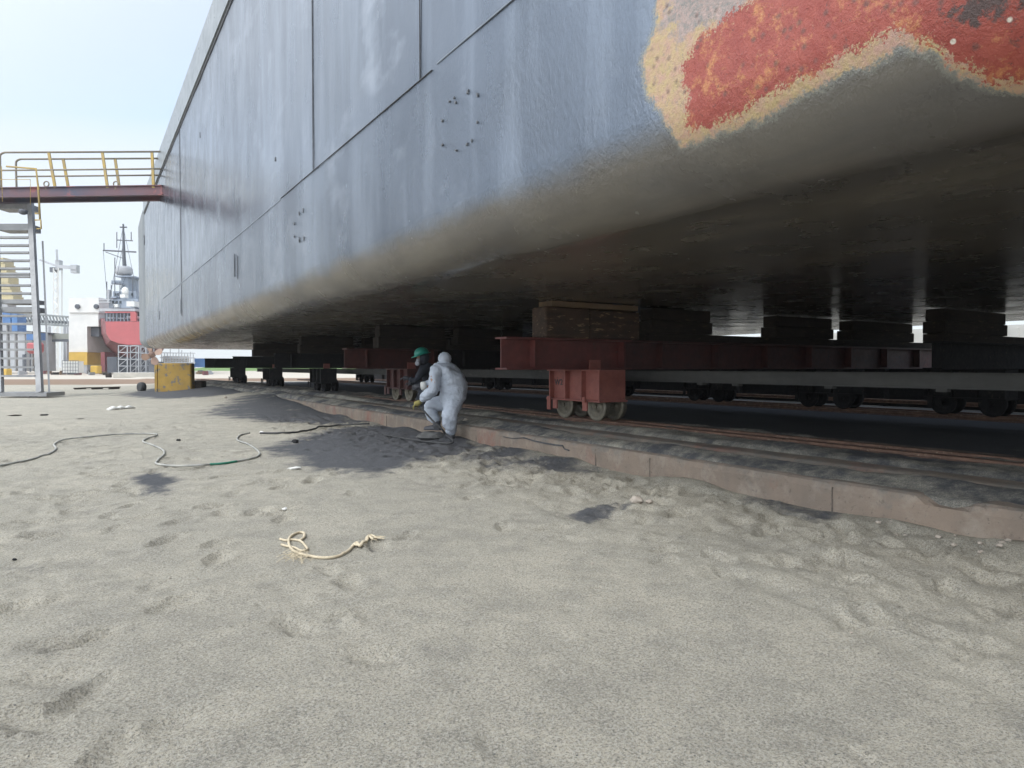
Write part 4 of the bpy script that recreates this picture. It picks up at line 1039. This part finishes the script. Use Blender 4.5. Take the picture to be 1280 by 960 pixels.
lump(GG(223, 551), .035, BLACKM, 'small dark clod inside the loop of the long hose', 'stone', 'stone')
lump(GG(19, 520), .055, DTIMBER, 'thin dark offcut on the sand at the left edge', 'offcut', 'wood_offcut', sq=(2.6, .6, .3))
lump(GG(55, 519.5), .055, BLACKM, 'short black offcut on the sand below the stair tower', 'offcut', 'wood_offcut', sq=(1.6, .8, .4))
lump(GG(100, 524), .035, DTIMBER, 'small flat chip on the sand right of the black offcut', 'offcut', 'wood_offcut', sq=(2.2, .7, .2))
rag = GG(143, 512); bm = BM()
for k in range(5):
    p = rag+RT*(k*.06-.14)+FW*random.uniform(-.25, .25); pts = [p, p+RT*.08+FW*.12+UP*.05, p+RT*.14+FW*.3+UP*.01]; tube(bm, pts, [.03, .045, .02], 6)
top('white_rag', bm, WHITEC, 'crumpled white rag lying on the sand left of the hose', 'rag', smooth=True)
lump(GG(327, 541.5), .05, WHITEC, 'white tape knot at the left end of the black hose', 'tape', 'tape_knot', sq=(.8, .8, .5))
lump(GG(282, 497, ), .05, STONE, 'small pale stone by the dark sand near the yellow block', 'stone', 'stone')
# scattered grit stones as individuals (small)
for k in range(70):
    cy = random.uniform(1.2, 9); cx = random.uniform(-5, 4.5); r_ = random.uniform(.003, .008)
    lump(Vector((cx, cy, gz(cx, cy))), r_, STONE, 'tiny pebble scattered on the sand', 'pebble', 'pebble', 'pebbles scattered over the sand')
lump(Vector((5.05, 9.3, .26)), .06, STONE, 'broken concrete piece on the plinth beside the crouching worker', 'rubble', 'concrete_piece')
for k in range(14):
    y_ = random.uniform(1.8, 2.6); lump(Vector((KX-random.uniform(.05, .3), y_, gz(KX-.2, y_))), random.uniform(.008, .02), STONE, 'chip of broken concrete under the spalled edge of the plinth', 'rubble', 'concrete_chip', 'concrete chips under the spalled plinth edge')

# ------------------------------------------------------------------ people
def skin_mesh(name, J, E, root, mat, parent, sub=2, wrinkle=0.0, wscale=9):
    names = list(J); me = bpy.data.meshes.new(name); me.from_pydata([tuple(J[n][0]) for n in names], [(names.index(a), names.index(b)) for a, b in E], [])
    o = bpy.data.objects.new(name, me); COL.objects.link(o)
    md = o.modifiers.new('s', 'SKIN'); md.use_smooth_shade = True
    for i, n in enumerate(names):
        r = J[n][1]; r = r if isinstance(r, tuple) else (r, r); me.skin_vertices[0].data[i].radius = r
        me.skin_vertices[0].data[i].use_root = (n == root)
    m2 = o.modifiers.new('d', 'SUBSURF'); m2.levels = sub; m2.render_levels = sub
    bpy.context.view_layer.update()
    ev = o.evaluated_get(bpy.context.evaluated_depsgraph_get()); nm = bpy.data.meshes.new_from_object(ev); bpy.data.objects.remove(o)
    if wrinkle:
        n = len(nm.vertices); co = np.empty(n*3); no = np.empty(n*3); nm.vertices.foreach_get('co', co); nm.vertices.foreach_get('normal', no)
        co = co.reshape(-1, 3); no = no.reshape(-1, 3)
        a = fbm(co[:, 0]*wscale+co[:, 2]*wscale*1.9, co[:, 1]*wscale-co[:, 2]*wscale*1.1, 3)
        b = 1-np.abs(fbm(co[:, 2]*wscale*1.6+4, (co[:, 0]+co[:, 1])*wscale*.7, 3)-.45)*5
        co += no*((a-.45)*wrinkle*1.6+np.clip(b, -1, 1)*wrinkle*.5)[:, None]; nm.vertices.foreach_set('co', co.ravel()); nm.update()
    return link(name, nm, mat, parent, True)
def head_mesh(name, c, fwd, r, mat, parent):
    """head with nose, brow, chin, ears; c = centre of skull"""
    fwd = Vector(fwd).normalized(); sd = fwd.cross(UP).normalized(); up = sd.cross(fwd).normalized()
    bm = BM(); bmesh.ops.create_uvsphere(bm, u_segments=28, v_segments=20, radius=1)
    for v in bm.verts:
        x, y, z = v.co  # x side, y fwd, z up
        yy = y*.98; zz = z*1.25; xx = x*.78
        if z < 0: xx *= 1+.28*z; yy = yy*(1+.10*z)+(.12*-z if y > 0 else 0)
        if y > .3:
            yy += .22*math.exp(-(x/.14)**2-((z+.12)/.22)**2)          # nose
            yy -= .07*(math.exp(-((x-.3)/.13)**2-((z-.12)/.10)**2)+math.exp(-((x+.3)/.13)**2-((z-.12)/.10)**2))  # eye sockets
            yy += .05*math.exp(-(x/.2)**2-((z+.52)/.06)**2)-.04*math.exp(-(x/.25)**2-((z+.45)/.03)**2)   # lips
        if abs(x) > .8 and abs(z) < .3: xx *= 1.12                     # ears
        v.co = c+sd*xx*r+fwd*yy*r+up*zz*r
    return obj(name, bm, mat, parent, True)
def hand(parent, wrist, d, palm_n, mat, curl=.9, scale=1.0, name='hand', side=1):
    """palm + four curled fingers + thumb, grown as tapering tubes in one mesh"""
    d = Vector(d).normalized(); n = Vector(palm_n); n = (n-d*n.dot(d)).normalized(); s = d.cross(n)*side
    bm = BM(); k = scale
    tube(bm, [wrist-d*.01*k, wrist+d*.03*k, wrist+d*.07*k, wrist+d*.095*k], [.026*k, .036*k, .040*k, .030*k], 10)
    for i, (off, ln) in enumerate(((-.030, .070), (-.010, .080), (.010, .076), (.029, .060))):
        b0 = wrist+d*.085*k+s*off*k; p = b0; dirv = d.copy(); pts = [b0-d*.015*k]
        for j, f in enumerate((.45, .32, .23)):
            dirv = (dirv*math.cos(curl*.5*(j > 0)+curl*.35)+n*math.sin(curl*.5*(j > 0)+curl*.35)).normalized() if j < 3 else dirv
            pts.append(p.copy()); p = p+dirv*ln*f*k
        pts.append(p); tube(bm, pts, [.0105*k, .0105*k, .0095*k, .0085*k, .006*k], 8)
    t0 = wrist+d*.025*k-s*.032*k; tube(bm, [t0, t0+(d*.6-s*.7+n*.2).normalized()*.03*k, t0+(d*.75-s*.55+n*.5).normalized()*.06*k, t0+(d*.8-s*.2+n*.7).normalized()*.085*k], [.014*k, .013*k, .011*k, .008*k], 8)
    return obj(name, bm, mat, parent, True)

DP = 10.15
def W(x, y, o_=0): return Z(x, y, DP+o_)
p1 = empty('person', GG(560, 547), 'person in pale blue-grey hooded coverall crouching beside the plinth, back turned', 'person')
J = {
 'pelvis': (W(567, 500, .02), (.215, .20)), 'waist': (W(569, 487, .0), (.22, .21)), 'chest': (W(564, 473, 0), (.215, .21)), 'upchest': (W(556, 461, 0), (.185, .18)),
 'neck': (W(555, 455, .0), .12), 'head': (W(555, 450, .0), .055),
 'shl': (W(546, 460, -.10), .10), 'ull': (W(542, 472, -.18), .09), 'ell': (W(544, 487, -.20), .09), 'fal': (W(533, 494, -.16), .082), 'wrl': (W(526.5, 501, -.10), .045),
 'shr': (W(556, 460, .17), .08), 'elr': (W(543, 480, .26), .07), 'wrr': (W(526, 482.5, .20), .048),
 'hipl': (W(566, 507, -.10), .125), 'kneel': (W(561, 521, -.22), .115), 'shinl': (W(563, 534, -.14), .10), 'ankl': (W(564, 543.5, -.08), .062),
 'hipr': (W(560, 504, .13), .125), 'kner': (W(535, 507, .14), .11), 'shinr': (W(541, 520, .14), .095), 'ankr': (W(546, 530.5, .14), .058)}
E = [('pelvis', 'waist'), ('waist', 'chest'), ('chest', 'upchest'), ('upchest', 'neck'), ('neck', 'head'), ('upchest', 'shl'), ('shl', 'ull'), ('ull', 'ell'), ('ell', 'fal'), ('fal', 'wrl'), ('upchest', 'shr'), ('shr', 'elr'), ('elr', 'wrr'),
     ('pelvis', 'hipl'), ('hipl', 'kneel'), ('kneel', 'shinl'), ('shinl', 'ankl'), ('pelvis', 'hipr'), ('hipr', 'kner'), ('kner', 'shinr'), ('shinr', 'ankr')]
skin_mesh('coverall', J, E, 'pelvis', SUIT, p1, 3, .036, 7)
Jb = {k: (v[0], tuple(x*.78 for x in (v[1] if isinstance(v[1], tuple) else (v[1], v[1])))) for k, v in J.items() if k != 'crown'}
skin_mesh('body', Jb, [e for e in E if 'crown' not in e], 'pelvis', SKIN, p1, 1)
facing = (-RT*.8+FW*.55-UP*.15)
HC = W(555.5, 447.8, 0); head_mesh('head', HC+facing.normalized()*.01, facing, .071, SKIN, p1)
bm = BM(); bmesh.ops.create_uvsphere(bm, u_segments=24, v_segments=18, radius=1)
fz = facing.normalized()
for v in bm.verts: v.co = Vector((v.co.x*.100, v.co.y*.100, v.co.z*.100))*(1+.04*math.sin(v.co.z*17+v.co.x*9))
bmesh.ops.delete(bm, geom=[v for v in bm.verts if v.co.normalized().dot(fz) > .70], context='VERTS')
for v in bm.verts: v.co += HC-fz*.005-UP*.008
obj('hood', bm, SUIT, p1, True)
hand(p1, J['wrl'][0]+Vector((0, 0, -.01)), -RT*.9-UP*.45, -UP, YGLOVE, 1.1, 1.15, 'glove', 1)
hand(p1, J['wrr'][0], -RT*1-UP*.2, FW, SHOE, .8, 1.0, 'glove', -1)
bm = BM(); c = J['wrr'][0]; lathe(bm, c+RT*.03, -RT-UP*.12, [(-.06, .055), (-.03, .066), (.02, .066), (.03, .05)], 16); obj('cuff', bm, WHITEC, p1, True)
def boot(parent, ank, fwd, mat, L_=.27):
    fwd = Vector((fwd.x, fwd.y, 0)).normalized(); g_ = ank.z-.075
    bm = BM()
    tube(bm, [ank+UP*.05, ank-UP*.02, ank-UP*.05+fwd*.02], [.06, .058, .055], 12)
    sec = [(-.07, .030, .05), (-.05, .045, .075), (.0, .048, .085), (.06, .046, .07), (.12, .05, .055), (.17, .05, .045), (.20, .035, .035)]
    rings = []; sd = fwd.cross(UP)
    for o_, w_, h_ in sec:
        rings.append([bm.verts.new(Vector((ank.x, ank.y, g_))+fwd*o_+sd*w_*math.cos(a)+UP*(max(0, math.sin(a))*h_ if math.sin(a) > 0 else -.012)) for a in np.linspace(0, 2*math.pi, 15)[:-1]])
    for a, b in zip(rings[:-1], rings[1:]):
        for k in range(14): bm.faces.new((a[k], a[(k+1) % 14], b[(k+1) % 14], b[k]))
    bm.faces.new(rings[0]); bm.faces.new(rings[-1][::-1])
    return obj('boot', bm, mat, parent, True)
al = J['ankl'][0].copy(); al.z = gz(al.x, al.y)+.08; boot(p1, al, -RT*.5+FW, SHOE)
ar = J['ankr'][0].copy(); boot(p1, ar, -RT+FW*.3, SHOE)
# low rubble step under the forward boot
lump(Vector((ar.x, ar.y, gz(ar.x, ar.y))) - RT*.05 , .16, M('grey_grit', (.13, .13, .125), (.09, .09, .09), 12, .95, bs=.9, bd=.02), 'mound of dark grit under the crouching worker\'s forward boot', 'grit', 'grit_mound', sq=(1.5, 1.2, .5))
bm = BM(); tube(bm, smooth_pts([J['wrl'][0]-RT*.08-UP*.06, Z(529, 513, DP-.12), Z(540, 525, DP-.3), Z(552, 536, DP-.35), Z(558, 544, DP-.3), GG(566, 552)+UP*.02, GG(560, 556)+UP*.02, GG(520, 552)+UP*.02, GG(480, 545)+UP*.02], 6), .014, 8)
top('tool_hose', bm, RUBBER, 'thin black hose running from the yellow glove down past the knees', 'hose', smooth=True)
# second worker kneeling on the plinth
DQ = 11.5
def V(x, y, o_=0): return Z(x, y, DQ+o_)
p2 = empty('person', V(531, 500), 'person in dark clothes with green hard hat and grey respirator kneeling by the trolley bogie', 'person')
J2 = {'pelvis': (V(541, 492, .3), .15), 'waist': (V(540, 483, .3), .15), 'chest': (V(537, 470, .25), .16), 'upchest': (V(534, 462, .2), .14), 'neck': (V(530.5, 454, .15), .06), 'head': (V(528, 446, .12), .08),
 'shl': (V(527, 465, .0), .07), 'ell': (V(519, 477, -.05), .058), 'wrl': (V(511, 473, -.05), .04), 'shr': (V(541, 464, .4), .07), 'elr': (V(532, 480, .5), .058), 'wrr': (V(517, 480, .45), .04),
 'hipl': (V(537, 495, .15), .1), 'knl': (V(522, 499, .1), .085), 'anl': (V(540, 507, .1), .05), 'hipr': (V(545, 495, .4), .1), 'knr': (V(526, 488, .45), .085), 'anr': (V(527, 504, .45), .05)}
E2 = [('pelvis', 'waist'), ('waist', 'chest'), ('chest', 'upchest'), ('upchest', 'neck'), ('neck', 'head'), ('upchest', 'shl'), ('shl', 'ell'), ('ell', 'wrl'), ('upchest', 'shr'), ('shr', 'elr'), ('elr', 'wrr'), ('pelvis', 'hipl'), ('hipl', 'knl'), ('knl', 'anl'), ('pelvis', 'hipr'), ('hipr', 'knr'), ('knr', 'anr')]
f2 = -RT*.9-FW*.15-UP*.25
E2b = [e for e in E2 if 'head' not in e]; J2b = {k: v for k, v in J2.items() if k != 'head'}
skin_mesh('work_clothes', J2b, E2b, 'pelvis', DARKCL, p2, 2, .01, 8)
Jc = {k: (v[0], v[1]*.75) for k, v in J2.items()}
skin_mesh('body', Jc, E2, 'pelvis', SKIN, p2, 1)
hc = J2['head'][0]
head_mesh('head', hc, f2, .09, SKIN, p2)
bm = BM(); bmesh.ops.create_uvsphere(bm, u_segments=20, v_segments=16, radius=1)
fz2 = f2.normalized()
for v in bm.verts: v.co = v.co*.112
bmesh.ops.delete(bm, geom=[v for v in bm.verts if v.co.normalized().dot(fz2) > .62], context='VERTS')
for v in bm.verts: v.co += hc-UP*.015-fz2*.008
obj('shade_hood', bm, DARKCL, p2, True)  # dark hood added round the head to darken its bright skin
fn = f2.normalized(); sdn = fn.cross(UP).normalized(); un = sdn.cross(fn).normalized()
hh = hc+un*.035
hat = BM(); lathe(hat, hh, un, [(.0, .155), (.012, .158), (.014, .128), (.05, .126), (.09, .105), (.12, .065), (.132, .02)], 24)
for v in hat.verts:
    d_ = (v.co-hh).dot(fn)
    if (v.co-hh).dot(un) < .013 and d_ > .05: v.co += fn*.03-un*.01
obj('hard_hat', hat, GREENHAT, p2, True)
bm = BM(); mc = hc+fn*.10-un*.055; lathe(bm, mc-fn*.03, fn-un*.2, [(-.02, .062), (.01, .06), (.04, .045), (.055, .02)], 16)
for sgn in (-1, 1): lathe(bm, mc+sdn*.045*sgn-un*.03, fn*.5+sdn*.8*sgn, [(-.02, .03), (.0, .042), (.03, .042), (.035, .03)], 14)
obj('respirator', bm, MASKM, p2, True)
hand(p2, J2['wrl'][0], -RT+UP*.1, -UP, SHOE, .9, 1.0, 'glove', 1)
hand(p2, J2['wrr'][0], -RT+UP*.2, -UP, SHOE, .9, 1.0, 'glove', -1)
boot(p2, J2['anl'][0]+UP*.02, -RT*.8-FW*.4, SHOE); boot(p2, J2['anr'][0]+UP*.02, -RT, SHOE)

# ------------------------------------------------------------------ thin coastal haze
hm = bpy.data.materials.new('haze'); hm.use_nodes = True; ht = hm.node_tree; ht.nodes.clear()
ho = ht.nodes.new('ShaderNodeOutputMaterial'); pv = ht.nodes.new('ShaderNodeVolumePrincipled'); ht.links.new(pv.outputs[0], ho.inputs['Volume'])
pv.inputs['Color'].default_value = (.93, .95, .97, 1); pv.inputs['Density'].default_value = .0006
bm = BM(); bb(bm, -240, 420, -240, 420, -6, 62); tag(obj('haze', bm, hm), kind='stuff')
